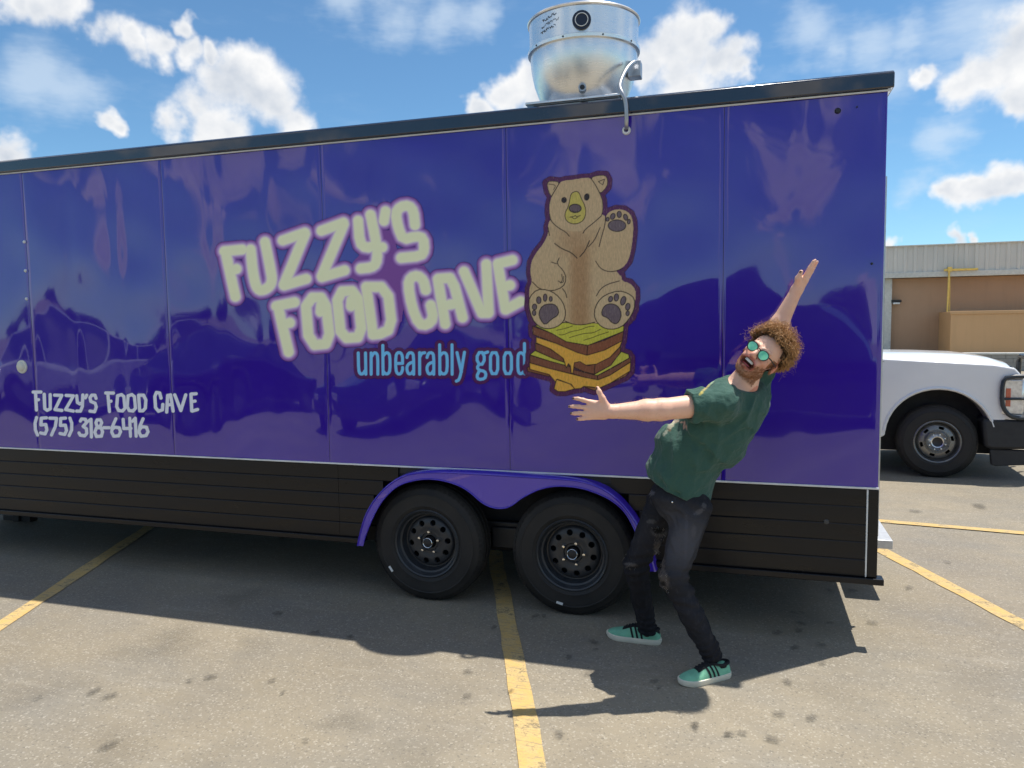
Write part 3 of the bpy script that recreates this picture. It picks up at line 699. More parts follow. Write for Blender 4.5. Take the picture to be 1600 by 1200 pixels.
# bear sitting on a stack of toasted sandwiches
P_ = lambda L: [(820+x/6.316, 260+y/6.316) for x, y in L]
Q_ = lambda L: [(815+x/6.154, 430+y/6.154) for x, y in L]
LINE = (44, 24, 20); FUR = (222, 188, 142); FURD = (188, 142, 96); PAD = (122, 102, 108)
def ell(cx, cy, rx, ry, rot=0., n=18):
    return [(cx+rx*math.cos(t)*math.cos(rot)-ry*math.sin(t)*math.sin(rot), cy+rx*math.cos(t)*math.sin(rot)+ry*math.sin(t)*math.cos(rot)) for t in np.linspace(0, 2*math.pi, n, endpoint=False)]
head = P_([(345, 158), (400, 140), (500, 130), (560, 118), (650, 113), (700, 180), (740, 270), (768, 340), (772, 420), (755, 490), (700, 540), (640, 590), (560, 640), (480, 640), (400, 630), (300, 580), (255, 530), (240, 460), (245, 380), (270, 290)])
earL = P_([(218, 165), (255, 143), (350, 155), (305, 240), (268, 305), (235, 250)]); earR = P_([(648, 112), (720, 88), (795, 88), (818, 130), (812, 200), (740, 275), (690, 190)])
body = P_([(250, 520), (228, 600), (235, 660), (190, 760), (110, 860), (65, 950), (58, 1050), (75, 1140)])+Q_([(75, 130), (75, 220), (100, 420), (260, 490), (415, 440), (500, 475), (600, 478), (710, 450), (860, 500), (1060, 400), (1098, 220), (1095, 140), (1040, 80), (965, 58), (955, 0)])+P_([(945, 1090), (905, 1035), (780, 900), (800, 500), (760, 470), (500, 500)])
arm = P_([(800, 500), (830, 452), (900, 425), (980, 430), (1040, 470), (1066, 540), (1070, 640), (1052, 800), (1022, 930), (960, 1005), (860, 1040), (780, 1030), (720, 960), (700, 930), (735, 790), (770, 640)])
armL = P_([(235, 660), (190, 760), (110, 860), (65, 950), (60, 1050), (75, 1140), (150, 1215), (270, 1230), (380, 1190), (410, 1110), (385, 1030), (315, 960), (340, 900), (300, 770)])
thighR = Q_([(720, 200), (760, 130), (830, 85), (940, 55), (1040, 75), (1095, 140), (1098, 220), (1060, 400), (800, 500), (700, 350)])
footL = Q_([(150, 135), (75, 210), (68, 300), (100, 420), (160, 490), (240, 520), (340, 500), (410, 440), (426, 360), (400, 260), (330, 180), (250, 140)])
footR = Q_([(930, 148), (1020, 170), (1090, 225), (1085, 330), (1030, 430), (960, 500), (860, 525), (770, 500), (710, 430), (698, 350), (730, 260), (800, 190)])
SW = {'top': ([(125, 485), (415, 455), (700, 460), (985, 490), (980, 540), (640, 675), (430, 640), (290, 560)], (222, 214, 76)),
      'cl': ([(105, 490), (290, 560), (430, 640), (635, 675), (630, 770), (540, 745), (330, 655), (110, 570)], (146, 86, 58)), 'cr': ([(635, 675), (800, 625), (980, 540), (970, 630), (800, 720), (630, 770)], (152, 88, 58)),
      'b2l': ([(80, 765), (130, 725), (300, 800), (405, 835), (470, 880), (280, 830)], (222, 212, 78)), 'b2r': ([(690, 960), (850, 870), (960, 735), (1030, 760), (1038, 795), (850, 900), (725, 968), (500, 890)], (222, 212, 78)),
      'c2l': ([(130, 655), (235, 685), (395, 790), (410, 838), (300, 800), (135, 725)], (142, 84, 58)), 'c2m': ([(500, 840), (560, 830), (640, 870), (706, 855), (700, 952), (600, 928), (500, 882)], (146, 86, 58)), 'c2r': ([(706, 855), (850, 790), (956, 685), (950, 742), (860, 865), (700, 952)], (150, 88, 60)),
      'c3l': ([(80, 770), (280, 830), (470, 880), (478, 948), (240, 890), (80, 842)], (142, 86, 62)), 'c3m': ([(500, 908), (730, 966), (736, 1006), (600, 982), (490, 945)], (140, 84, 60)), 'c3r': ([(730, 966), (860, 900), (1050, 790), (1050, 834), (850, 962), (736, 1006)], (146, 88, 62)),
      'c4': ([(52, 890), (80, 875), (275, 950), (265, 975), (60, 925)], (150, 92, 60)), 'c4r': ([(590, 1068), (740, 1085), (1045, 922), (1000, 972), (700, 1108)], (170, 110, 66)),
      'ch2': ([(75, 842), (240, 890), (480, 950), (600, 980), (736, 1006), (850, 962), (1050, 835), (1046, 920), (850, 1040), (740, 1088), (690, 1076), (600, 1068), (570, 1088), (510, 1094), (480, 1050), (345, 1000), (330, 1032), (265, 955), (80, 905)], (255, 190, 76)),
      'blob': ([(335, 1002), (470, 1048), (512, 1092), (420, 1118), (350, 1118), (312, 1092)], (255, 190, 80)),
      'ch1': ([(140, 595), (330, 655), (540, 745), (630, 770), (800, 720), (970, 630), (945, 690), (850, 790), (720, 855), (620, 865), (560, 830), (508, 842), (494, 945), (478, 940), (470, 872), (450, 850), (430, 892), (402, 800), (280, 710), (140, 650)], (255, 190, 76))}
cv = Canvas(812, 255, 1008, 628, .0030)
allp = [head, earL, earR, body, arm, armL, footL, footR, thighR]+[Q_(v[0]) for v in SW.values()]
d = np.full(len(cv.P), 1e6, np.float32); ins = np.zeros(len(cv.P), bool)
for p in allp:
    i = cv.near(p, 14); d[i] = np.minimum(d[i], seg_dist(cv.P[i], p, True)); ins[i] |= inside(cv.P[i], p)
d[ins] = 0; cv.col[:] = lin((96, 38, 92)); cv.a = (1-sstep(d, 6.2, 8.0)).astype(np.float32)
for nm in ('top', 'cl', 'cr', 'b2l', 'b2r', 'c2l', 'c2m', 'c2r', 'c3l', 'c3m', 'c3r', 'c4', 'c4r', 'ch2', 'blob', 'ch1'): cv.fill(Q_(SW[nm][0]), SW[nm][1], LINE, .65, k=0)
for L in ([(335, 530), (430, 510), (490, 488)], [(360, 572), (400, 575), (480, 540), (560, 528), (640, 495), (700, 490)], [(460, 600), (560, 570), (620, 558), (690, 555), (760, 520)], [(600, 625), (690, 598), (730, 580), (840, 545)]): cv.stroke(Q_(L), LINE, .5)
cv.fill(body, FUR)
i = cv.near(body, 0); Pm = cv.P[i]                      # darker brown belly and ruff
bl = np.exp(-(((Pm[:, 0]-906)/17.)**2)**1.6)*sstep(Pm[:, 1], 350, 400); bl = np.maximum(bl, .75*np.exp(-(((Pm[:, 0]-899)/30.)**2+((Pm[:, 1]-377)/26.)**2)))
cv.put(i, (bl*inside(Pm, body)).astype(np.float32)*.9, FURD, False)
cv.stroke(P_([(230, 600), (245, 690), (265, 735)]), LINE)
cv.fill(armL, FUR); cv.stroke(P_([(75, 1140), (150, 1215), (270, 1232), (380, 1190), (412, 1110), (385, 1030), (315, 960), (340, 905)]), LINE); cv.stroke(P_([(265, 945), (315, 962)]), LINE)
for L in ([(330, 1130), (360, 1150), (385, 1140), (385, 1085)], [(355, 1150), (375, 1120), (365, 1065)]): cv.stroke(P_(L), LINE, .6)
cv.fill(arm, FUR); cv.stroke(P_([(800, 500), (790, 590), (760, 690), (735, 790)]), LINE); cv.stroke(P_([(700, 935), (740, 1000), (800, 1035), (880, 1040), (960, 1008)]), LINE)
cv.fill(thighR, FUR); cv.stroke(Q_([(720, 200), (760, 130), (830, 85), (940, 55)]), LINE)
cv.stroke(Q_([(395, 130), (425, 170), (436, 215)]), LINE); cv.stroke(Q_([(415, 440), (500, 475), (600, 478), (705, 452)]), LINE)
for f in (footL, footR): cv.fill(f, (226, 194, 148), LINE, .75)
cv.fill(earL, FUR, LINE, .5); cv.fill(earR, FUR, LINE, .5); cv.fill(head, FUR)
cv.stroke(P_([(345, 158), (300, 235), (262, 300)]), LINE); cv.stroke(P_([(650, 115), (700, 185), (742, 270)]), LINE); cv.stroke(P_([(245, 470), (256, 535), (320, 600), (410, 650), (440, 690)]), LINE); cv.stroke(P_([(755, 490), (690, 550), (600, 620), (576, 660)]), LINE)
cv.stroke(P_([(245, 300), (240, 400), (245, 470)]), LINE, .4); cv.stroke(P_([(742, 270), (770, 350), (770, 440), (755, 490)]), LINE, .5)
cv.stroke(P_([(296, 762), (370, 815), (460, 850), (518, 906)]), LINE, .8); cv.stroke(P_([(545, 892), (600, 830), (640, 735)]), LINE, .8); cv.stroke(P_([(630, 795), (690, 730), (745, 605)]), LINE, .7)
cv.stroke(P_([(235, 175), (290, 180), (305, 195), (285, 230)]), LINE, .5); cv.stroke(P_([(725, 150), (788, 125), (768, 182)]), LINE, .6, True, 0)
cv.fill(P_([(455, 270), (500, 245), (535, 255), (560, 320), (595, 390), (605, 460), (585, 530), (530, 565), (470, 570), (410, 540), (392, 470), (430, 400), (445, 330)]), (222, 200, 98), LINE, .65)
cv.fill(P_(ell(498, 415, 60, 42)), (120, 98, 100), LINE, .8); cv.stroke(P_([(470, 440), (495, 455), (520, 440)]), LINE, .5)
cv.stroke(P_([(445, 502), (490, 495), (500, 482), (510, 500), (550, 485)]), LINE, .6); cv.stroke(P_([(465, 500), (490, 522), (520, 505)]), LINE, .6)
cv.fill(P_(ell(388, 332, 24, 28, .3)), (50, 36, 36), LINE, .5); cv.fill(P_(ell(612, 302, 24, 34, .2)), (50, 36, 36), LINE, .5)
for (x, y, rx, ry, ro) in ((818, 522, 16, 20, .3), (868, 494, 22, 32, .4), (932, 474, 22, 32, 0), (995, 502, 20, 32, -.3), (1027, 545, 14, 24, .2), (910, 585, 88, 58, 0)): cv.fill(P_(ell(x, y, rx, ry, ro)), PAD, LINE, .65)
for (x, y, rx, ry, ro) in ((165, 240, 22, 34, 0), (226, 216, 18, 36, .05), (280, 228, 15, 24, 0), (124, 305, 22, 28, 0), (120, 362, 18, 26, 0), (856, 230, 20, 28, .3), (912, 214, 22, 36, .1), (978, 246, 24, 44, .3), (1022, 303, 22, 34, .2), (1021, 367, 17, 24, .2)): cv.fill(Q_(ell(x, y, rx, ry, ro)), PAD, LINE, .65)
cv.fill(Q_([(200, 290), (280, 272), (335, 290), (360, 350), (345, 390), (290, 420), (225, 482), (180, 430), (162, 360)]), PAD, LINE, .7)
cv.fill(Q_([(770, 350), (800, 290), (860, 272), (920, 290), (955, 340), (958, 410), (920, 470), (870, 460), (830, 410), (775, 390)]), PAD, LINE, .7)
cv.build('bear_artwork', vinyl('printed_vinyl_art', True), -.0020)
# ------------------------------------------------------------------ exhaust fan on the roof
def spun():
    t = NT('spun_aluminium'); P = t.pos(); g_ = t.noise(30., 4., .6, P, stretch=(.3, .3, 14.)); sm = t.noise(2.5, 5., .6, P)
    t.set(base=t.mix(t.mapr(sm, .35, .7), (.86, .855, .84), (.89, .89, .88)), metal=.85, rough=t.mapr(g_, .3, .7, .26, .34)); t.bump(g_, .012, .001); return t.m
M_SPUN = spun()
FC = (-.822, .31)
fan = tag(empty('exhaust_fan', (FC[0], FC[1], ZR+.02)), 'round spun aluminium exhaust fan standing on the trailer roof', 'exhaust fan')
def FN(o): o.parent = fan; return o
z0 = 0.
FN(MB().box(-.25, .25, -.25, .25, -.03, .005).build('curb', M_ALU, bevel=.006))
FN(MB().box(-.285, .285, -.285, .285, .005, .022).build('base_flange', M_ALU, bevel=.005))
FN(MB().lathe([(.222, .022), (.228, .030), (.243, .050), (.270, .105), (.294, .170), (.309, .240), (.317, .305), (.315, .338)], n=72).build('bowl', M_SPUN, smooth=40))
FN(MB().lathe([(.314, .334), (.331, .338), (.333, .355), (.320, .362), (.320, .372)], n=72).build('band', M_SPUN, smooth=25))
FN(MB().lathe([(.320, .366), (.321, .41), (.323, .49), (.324, .506), (.331, .510), (.335, .517), (.331, .525), (.321, .524), (.316, .516), (.314, .36)], n=72).build('wind_band', M_SPUN, smooth=30))
FN(MB().lathe([(0, .42), (.17, .42), (.22, .39), (.28, .33)], n=48).build('motor_cover', M_ALU, smooth=40))
ang = math.atan2(CAM[1]-FC[1], CAM[0]-FC[0])
def on_fan(da, r, z): return np.array([r*math.cos(ang+da), r*math.sin(ang+da), z])
def disc(name, da, r, z, rad, mat, th=.006, ring=None):
    c = on_fan(da, r, z); nrm = np.array([math.cos(ang+da), math.sin(ang+da), 0])
    return FN(MB().tube([c-nrm*.01, c+nrm*th], rad, 28).build(name, mat, bevel=.001))
cap = disc('inspection_cap', -.03, .3215, .423, .052, simple('blue_black_plastic', (.012, .018, .04), .35), .012)
c = on_fan(-.03, .337, .423); nrm = c.copy(); nrm[2] = 0; nrm /= np.linalg.norm(nrm); tn = np.array([-nrm[1], nrm[0], 0])
MB().tube([c+.035*(math.cos(t)*tn+math.sin(t)*np.array([0, 0, 1.])) for t in np.linspace(0, 6.283, 29)[:-1]], .0025, 6, closed=True).build('cap_ring', M_WHITE, cap)
for da in (-.95, -.35, .33, .95): disc('screw', da, .331, .346, .005, M_BLACK, .004)
d0 = on_fan(-.03, .243, .072)
FN(MB().tube([d0, d0+on_fan(-.03, .05, 0)], .022, 20).build('drain_spout', M_GALV, smooth=40)); FN(MB().tube([d0+on_fan(-.03, .045, 0), d0+on_fan(-.03, .052, 0)], .014, 20).build('drain_hole', M_BLACK))
# faded handwriting on the wind band
hw = MB()
for row, (zz_, n_) in enumerate(((.465, 9), (.435, 11), (.405, 10))):
    x = -.80-.03*row
    for k in range(n_):
        pts = [on_fan(x+.035*k+.012*j, .3215+.0012, zz_+.02*(k/n_)+random.uniform(-.009, .010)) for j in range(4)]
        hw.tube(pts, .0013 if row else .0022, 5)
FN(hw.build('marker_scribble', simple('faded_marker', (.10, .12, .16), .6)))
# junction box and cable
jb = on_fan(1.15, .335, .20)
FN(MB().box(jb[0]-.05, jb[0]+.025, jb[1]-.04, jb[1]+.04, .155, .245).build('junction_box', M_GALV, bevel=.004))
w_ = lambda x, y, Y: ony(x, y, Y)-np.array([FC[0], FC[1], ZR+.02])
pts = [w_(991, 97, .16), w_(983, 102, .10), w_(973, 118, .02), w_(967, 136, -.04), w_(973, 147, -.06), w_(978, 160, -.055), w_(979, 180, -.055), w_(979, 197, -.04), w_(979, 202, .01)]
FN(MB().tube(smooth_poly(pts, 2), .0115, 10).build('cable', M_GALV, smooth=60))
g0 = ony(979, 204, 0); o = T(MB().lathe([(.012, -.012), (.020, -.012), (.024, -.006), (.024, .004)], (g0[0], 0, g0[2]), 'y', 24).build('cable_grommet', M_WHITE, smooth=40))
# ------------------------------------------------------------------ person: distance fields meshed by surface nets
HV = .0048
class Field:
    def __init__(s, lo, hi, h=HV):
        s.h = h; s.lo = np.array(lo, float); s.n = (np.ceil((np.array(hi)-s.lo)/h)+1).astype(int)
        s.a = np.full(s.n, 1., np.float32); s.ax = [(s.lo[i]+np.arange(s.n[i])*h).astype(np.float32) for i in range(3)]
    def sub(s, lo, hi):
        sl = []
        for i in range(3):
            a0 = max(int((lo[i]-s.lo[i])/s.h)-1, 0); b0 = min(int((hi[i]-s.lo[i])/s.h)+3, s.n[i]); sl.append(slice(a0, max(b0, a0)))
        return tuple(sl)
    def pts(s, sl): return np.stack(np.meshgrid(s.ax[0][sl[0]], s.ax[1][sl[1]], s.ax[2][sl[2]], indexing='ij'), -1)
    def add(s, fn, lo, hi, k=.02):
        m = k+.03; sl = s.sub(np.array(lo)-m, np.array(hi)+m); P = s.pts(sl)
        if P.size == 0: return
        d = fn(P).astype(np.float32); a0 = s.a[sl]
        hh = np.clip(.5+.5*(a0-d)/k, 0, 1); s.a[sl] = a0*(1-hh)+d*hh-k*hh*(1-hh)
    def cut(s, fn, lo, hi, k=.004):
        sl = s.sub(np.array(lo)-.03, np.array(hi)+.03); P = s.pts(sl)
        if P.size == 0: return
        d = -fn(P).astype(np.float32); a0 = s.a[sl]; hh = np.clip(.5+.5*(d-a0)/k, 0, 1); s.a[sl] = a0*(1-hh)+d*hh+k*hh*(1-hh)
    def cone(s, a, b, ra, rb, k=.02):
        a, b = np.array(a, np.float32), np.array(b, np.float32); r = max(ra, rb); ab = b-a; L2 = ab@ab; ra, rb = np.float32(ra), np.float32(rb)
        def fn(P):
            t = np.clip(((P-a)@ab)/L2, 0, 1); q = P-(a+t[..., None]*ab); return np.sqrt((q*q).sum(-1))-(ra+(rb-ra)*t)
        s.add(fn, np.minimum(a, b)-r, np.maximum(a, b)+r, k)
    def ell(s, c, rad, fr=None, k=.02, cut=False):
        c = np.array(c, np.float32); rad = np.array(rad, np.float32); fr = np.asarray(np.eye(3) if fr is None else fr, np.float32); R_ = rad.max()
        def fn(P):
            q = (P-c)@fr.T; k0 = np.sqrt(((q/rad)**2).sum(-1)); k1 = np.sqrt(((q/rad**2)**2).sum(-1)); return k0*(k0-1)/(k1+1e-6)
        (s.cut if cut else s.add)(fn, c-R_, c+R_, k)
    def mesh(s):
        A = s.a; inn = A < 0
        c = np.zeros(np.array(A.shape)-1, np.uint8)
        for i in (0, 1):
            for j in (0, 1):
                for k in (0, 1): c += inn[i:i+A.shape[0]-1, j:j+A.shape[1]-1, k:k+A.shape[2]-1]
        cell = np.argwhere((c > 0) & (c < 8)); idx = np.full(c.shape, -1, np.int32); idx[tuple(cell.T)] = np.arange(len(cell))
        acc = np.zeros((len(cell), 3), np.float32); cnt = np.zeros(len(cell), np.float32)
        for ax in range(3):
            o1, o2 = [q for q in range(3) if q != ax]
            for u in (0, 1):
                for v in (0, 1):
                    p0 = cell.copy(); p0[:, o1] += u; p0[:, o2] += v; p1 = p0.copy(); p1[:, ax] += 1
                    f0, f1 = A[tuple(p0.T)], A[tuple(p1.T)]; m = (f0 < 0) != (f1 < 0); t = np.where(m, f0/(f0-f1+1e-12), 0)
                    q = p0.astype(np.float32)-cell; q[:, ax] += t; acc[m] += q[m]; cnt[m] += 1
        V = (cell+acc/cnt[:, None])*s.h+s.lo; Fs = []
        for ax in range(3):
            o1, o2 = (ax+1) % 3, (ax+2) % 3
            sl0 = [slice(None)]*3; sl1 = [slice(None)]*3; sl0[ax] = slice(0, -1); sl1[ax] = slice(1, None)
            ch = inn[tuple(sl0)] != inn[tuple(sl1)]; e_ = np.argwhere(ch); e_ = e_[(e_[:, o1] > 0) & (e_[:, o2] > 0) & (e_[:, o1] < A.shape[o1]-1) & (e_[:, o2] < A.shape[o2]-1)]
            q = []
            for (u, v) in ((-1, -1), (0, -1), (0, 0), (-1, 0)):
                w = e_.copy(); w[:, o1] += u; w[:, o2] += v; q.append(idx[tuple(w.T)])
            q = np.stack(q, 1); fl = ~inn[tuple(e_.T)]; q[fl] = q[fl][:, ::-1]; Fs.append(q)
        F_ = np.concatenate(Fs); F_ = F_[(F_ >= 0).all(1)]
        return V.astype(np.float32), F_
def relax(V, F_, it=2, lam=.5):
    e_ = np.concatenate([F_[:, [0, 1]], F_[:, [1, 2]], F_[:, [2, 3]], F_[:, [3, 0]]]); e_ = np.unique(np.sort(e_, 1), axis=0)
    deg = np.bincount(e_.ravel(), minlength=len(V)).astype(np.float32)[:, None]
    for _ in range(it):
        acc = np.zeros_like(V)
        for k in range(3):
            acc[:, k] = np.bincount(e_[:, 0], V[e_[:, 1], k], len(V))+np.bincount(e_[:, 1], V[e_[:, 0], k], len(V))
        V = V*(1-lam)+lam*acc/np.maximum(deg, 1)
    return V
def vnormals(V, F_):
    n_ = np.cross(V[F_[:, 2]]-V[F_[:, 0]], V[F_[:, 3]]-V[F_[:, 1]]); N = np.zeros_like(V)
    for j in range(4):
        for k in range(3): N[:, k] += np.bincount(F_[:, j], n_[:, k], len(V))
    return N/(np.linalg.norm(N, axis=1, keepdims=True)+1e-9)
def nrmz(v): v = np.array(v, float); return v/np.linalg.norm(v)
def folds(P, seed, dirv, freq, amp):
    """cloth folds: warped ridges running along dirv"""
    r_ = np.random.default_rng(seed); d1 = nrmz(dirv); o_ = np.zeros(P.shape[:-1], np.float32)
    a1 = nrmz(np.cross(d1, [.3, .5, .8])); b1 = np.cross(d1, a1)
    u, v, w = (P@q_.astype(np.float32) for q_ in (a1, b1, d1))
    for i in range(4):
        ph = r_.uniform(0, 6.28, 4).astype(np.float32); f = np.float32(freq*(.7+.35*i))
        rd_ = (1-np.abs(np.sin(.5*f*u+.9*np.sin(f*.25*w+ph[0])+ph[1])))**2; o_ -= (rd_-.3)*(.5+.8*np.sin(f*.45*v+1.2*np.sin(f*.25*w+ph[2])+ph[3]))/(1+.5*i)
    return amp*o_
# joints, placed in the lot at their real distance from the trailer
px = lambda x, y, Y: ony(x, y, Y)
NH, NK, NA = px(1082, 790, -.56), px(1052, 903, -.65), px(1112, 1022, -.585)
FH, FK, FA = px(1040, 780, -.40), px(994, 882, -.37), px(1011, 984, -.285)
SP = [px(1062, 772, -.48), px(1066, 738, -.48), px(1080, 704, -.48), px(1106, 668, -.48), px(1138, 628, -.48), px(1160, 602, -.48)]
NS, NE, NW = px(1126, 630, -.64), px(1032, 640, -.78), px(956, 643, -.87)
FS, FE, FWR = px(1176, 618, -.31), px(1207, 527, -.34), px(1245, 453, -.34)
lat = nrmz(NS-FS); lat[2] *= .4; lat = nrmz(lat)            # toward the person's left
tl = nrmz(SP[4]-SP[2]); fwd = nrmz(np.cross(tl, lat)*1.); fwd = -fwd if fwd[0] > 0 else fwd; lat = nrmz(np.cross(fwd, tl)); lat = lat if lat@(NS-FS) > 0 else -lat
def frame_at(t): f_ = nrmz(fwd-(fwd@t)*t); l_ = np.cross(f_, t); l_ = l_ if l_@lat > 0 else -l_; return np.stack([l_, f_, t])
# head frame: x left, y forward, z up
n_ = -FW; Lh = nrmz(.69*RT-.72*UP); Uh = nrmz(.72*RT+.69*UP); psi = math.radians(28)
Fh = nrmz(n_*math.cos(psi)-Lh*math.sin(psi)); pit = math.radians(11); Fh = nrmz(Fh*math.cos(pit)-Uh*math.sin(pit)); Uh = nrmz(Uh+.12*n_); Uh = nrmz(Uh-(Uh@Fh)*Fh); Lh = nrmz(np.cross(Fh, Uh)); HF = np.stack([Lh, Fh, Uh]); HO = px(1190.5, 556, -.53)
H_ = lambda x, y, z: HO+Lh*x+Fh*y+Uh*z
ALL = np.array([NH, NK, NA, FH, FK, FA, NS, NE, NW, FS, FE, FWR, HO]+SP)

# --- body
lo = [-.78, -1.02, .03]; hi = [.50, -.15, 2.06]
bd = Field(lo, hi)
tors = [(0, .155, .115, .11), (1, .155, .125, .10), (2, .160, .130, .11), (3, .165, .118, .12), (4, .160, .100, .10)]
for i, a1, b1, c1 in tors:
    t = nrmz(SP[min(i+1, 5)]-SP[max(i-1, 0)]); bd.ell(SP[i], (a1, b1, c1), frame_at(t), .03)
for (h_, k_, an, f_) in ((NH, NK, NA, 1), (FH, FK, FA, 1)):
    bd.cone(h_, k_, .070, .046, .03); bd.cone(k_, an, .044, .030, .02)
bd.cone(NA, NA+np.array([.0, .0, -.045]), .028, .022, .015); bd.cone(FA, FA+np.array([.0, .0, -.02]), .028, .020, .015)
bd.cone(SP[4], NS, .075, .060, .03); bd.cone(SP[4], FS, .075, .058, .03)
def arm(S0, E0, W0, r, k=.02):
    bd.cone(S0, E0, r[0], r[1], k); m = E0*.72+W0*.28; bd.cone(E0, m, r[1], r[2], k); bd.cone(m, W0, r[2], r[3], k)
arm(NS, NE, NW, (.058, .049, .0475, .0315)); arm(FS, FE, FWR, (.052, .043, .043, .027))
# near hand, back towards the viewer, fingers spread
def finger(pts, rs, k=.006):
    for a1, b1, r0, r1 in zip(pts[:-1], pts[1:], rs[:-1], rs[1:]): bd.cone(a1, b1, r0, r1, k)
bd.cone(NW, px(938, 641, -.878), .028, .027, .015)
bd.cone(px(944, 634, -.880), px(922, 629, -.888), .020, .014, .014); bd.cone(px(942, 640, -.885), px(918, 637.5, -.893), .020, .0135, .014)
bd.cone(px(942, 646, -.885), px(918, 645, -.893), .019, .0130, .014); bd.cone(px(944, 650, -.880), px(920, 652, -.888), .017, .0120, .014)
NAILS = []
FING = [[(924, 629, -.888), (911, 625, -.905), (903, 623, -.908), (895.5, 622.5, -.904)], [(919, 637.5, -.892), (904, 635.5, -.912), (896, 635, -.914), (889.5, 635, -.909)],
        [(919, 645.5, -.892), (905, 645.5, -.912), (898, 646, -.915), (892, 646, -.910)], [(920, 652.5, -.888), (912, 653.5, -.902), (907, 654.5, -.904), (902, 655, -.900)]]
for f_ in FING:
    q = [px(*c) for c in f_]; finger(q, (.0115, .0098, .0088, .0070)); NAILS.append((q[3], q[3]-q[2], np.array([0, -1, .25])))
q = [px(947, 634, -.885), px(941, 622, -.895), px(936, 612, -.900), px(933.5, 606, -.897)]; bd.cone(px(944, 640, -.88), q[1], .022, .014, .012); finger(q, (.018, .0135, .0115, .0085)); NAILS.append((q[3], q[3]-q[2], np.array([-.6, -.7, .1])))
# far hand, seen along its edge
bd.cone(FWR, px(1256, 437, -.345), .026, .024, .015); bd.cone(FWR, px(1255, 436, -.315), .022, .02, .015)
for (a1, b1, c1, Ys) in (((1257, 434), (1265, 419), (1271, 408), -.362), ((1259, 434), (1267, 418.5), (1273.5, 406.5), -.341), ((1261, 435), (1269.5, 420), (1277, 409), -.321), ((1260, 437), (1268, 424), (1274.5, 414), -.303)):
    q = [px(*a1, Ys), px(*b1, Ys-.006), px(*c1, Ys-.010)]; finger(q, (.0125, .0098, .0070))
q = [px(1246, 446, -.355), px(1247, 435, -.375), px(1252, 424.5, -.385)]; bd.cone(px(1249, 445, -.345), q[1], .02, .014, .012); finger(q, (.018, .0135, .0100)); NAILS.append((q[2], q[2]-q[1], np.array([-.3, -.9, .2])))
# neck and head
bd.cone(SP[5], H_(0, -.025, -.075), .062, .057, .03); bd.cone(SP[4], SP[5], .08, .066, .03)
bd.ell(H_(0, -.015, .030), (.076, .096, .088), HF, .02); bd.ell(H_(0, .030, -.040), (.062, .062, .078), HF, .02)
bd.ell(H_(0, .052, -.094), (.036, .032, .028), HF, .022); bd.cone(H_(-.05, .0, -.075), H_(-.015, .062, -.108), .018, .016, .02); bd.cone(H_(.05, .0, -.075), H_(.015, .062, -.108), .018, .016, .02)
for s_ in (-1, 1):
    bd.ell(H_(s_*.042, .066, -.022), (.022, .022, .020), HF, .015); bd.cone(H_(s_*.012, .088, .024), H_(s_*.045, .074, .026), .009, .008, .012)
    bd.ell(H_(s_*.032, .082, -.050), (.017, .014, .022), HF, .012)                       # smiling cheek
    bd.ell(H_(s_*.081, -.012, -.012), (.009, .021, .031), HF, .006); bd.ell(H_(s_*.086, -.004, -.012), (.006, .010, .018), HF, .004, cut=True)
    bd.ell(H_(s_*.031, .088, .004), (.018, .012, .011), HF, .008, cut=True)               # eye socket behind the lens
bd.cone(H_(0, .090, .014), H_(0, .112, -.028), .0085, .0125, .010); bd.ell(H_(.012, .102, -.033), (.008, .009, .008), HF, .006); bd.ell(H_(-.012, .102, -.033), (.008, .009, .008), HF, .006)
bd.cone(H_(-.036, .074, -.050), H_(0, .098, -.049), .006, .007, .006); bd.cone(H_(.036, .074, -.050), H_(0, .098, -.049), .006, .007, .006)      # upper lip
bd.cone(H_(-.035, .073, -.058), H_(0, .090, -.092), .006, .008, .006); bd.cone(H_(.035, .073, -.058), H_(0, .090, -.092), .006, .008, .006)   # lower lip
bd.ell(H_(0, .088, -.068), (.035, .028, .0185), HF, .004, cut=True)
V, F_ = bd.mesh(); V = relax(V, F_, 1, .4)
FOOTZ = 0
hl = (V-HO)@HF.T; hx, hy, hz = hl.T; dist_h = np.linalg.norm(hl, axis=1)
C = np.tile(np.array(lin((240, 192, 166))), (len(V), 1)).astype(np.float32)
def blend(m, c): C[:] = C*(1-m[:, None])+np.array(lin(c))*m[:, None]
onhead = dist_h < .19
blend(onhead*.45*np.exp(-((np.abs(hx)-.045)**2+(hz+.028)**2)/.0008)*(hy > .03), (214, 118, 98))
blend(onhead*.5*np.exp(-(hx**2+(hz+.030)**2)/.0003)*(hy > .09), (216, 124, 104))
blend(onhead*.6*(np.abs(hx) > .074)*(hz < .03), (214, 112, 92))
beard = onhead*sstep(-hz, .022+0.*hz, .052)*(1-sstep(-hz, .125, .145))*(hy > -.02)
beard = np.maximum(beard, onhead*(np.abs(hx) > .062)*(hy > -.005)*(hy < .035)*(hz < .02)*(hz > -.09)*1.)
cheek = np.exp(-((np.abs(hx)-.034)**2/.0004+(hz+.040)**2/.0004)); beard = beard*(1-.9*np.clip(cheek*1.4, 0, 1)); beard = beard*(1-(np.abs(hx) < .016)*(hz > -.045))
blend(np.clip(beard, 0, 1)*.7, (140, 90, 60))
lips = onhead*(np.abs(hx) < .042)*(hy > .068)*np.exp(-((np.sqrt((hx/.038)**2+((hz+.070)/.025)**2)-1)/.26)**2); blend(np.clip(lips, 0, 1)*.8, (176, 84, 84))
cav = onhead*(np.abs(hx) < .033)*(np.abs(hz+.068) < .019)*(hy < .086)*(hy > .05); blend(cav*1., (92, 22, 26))
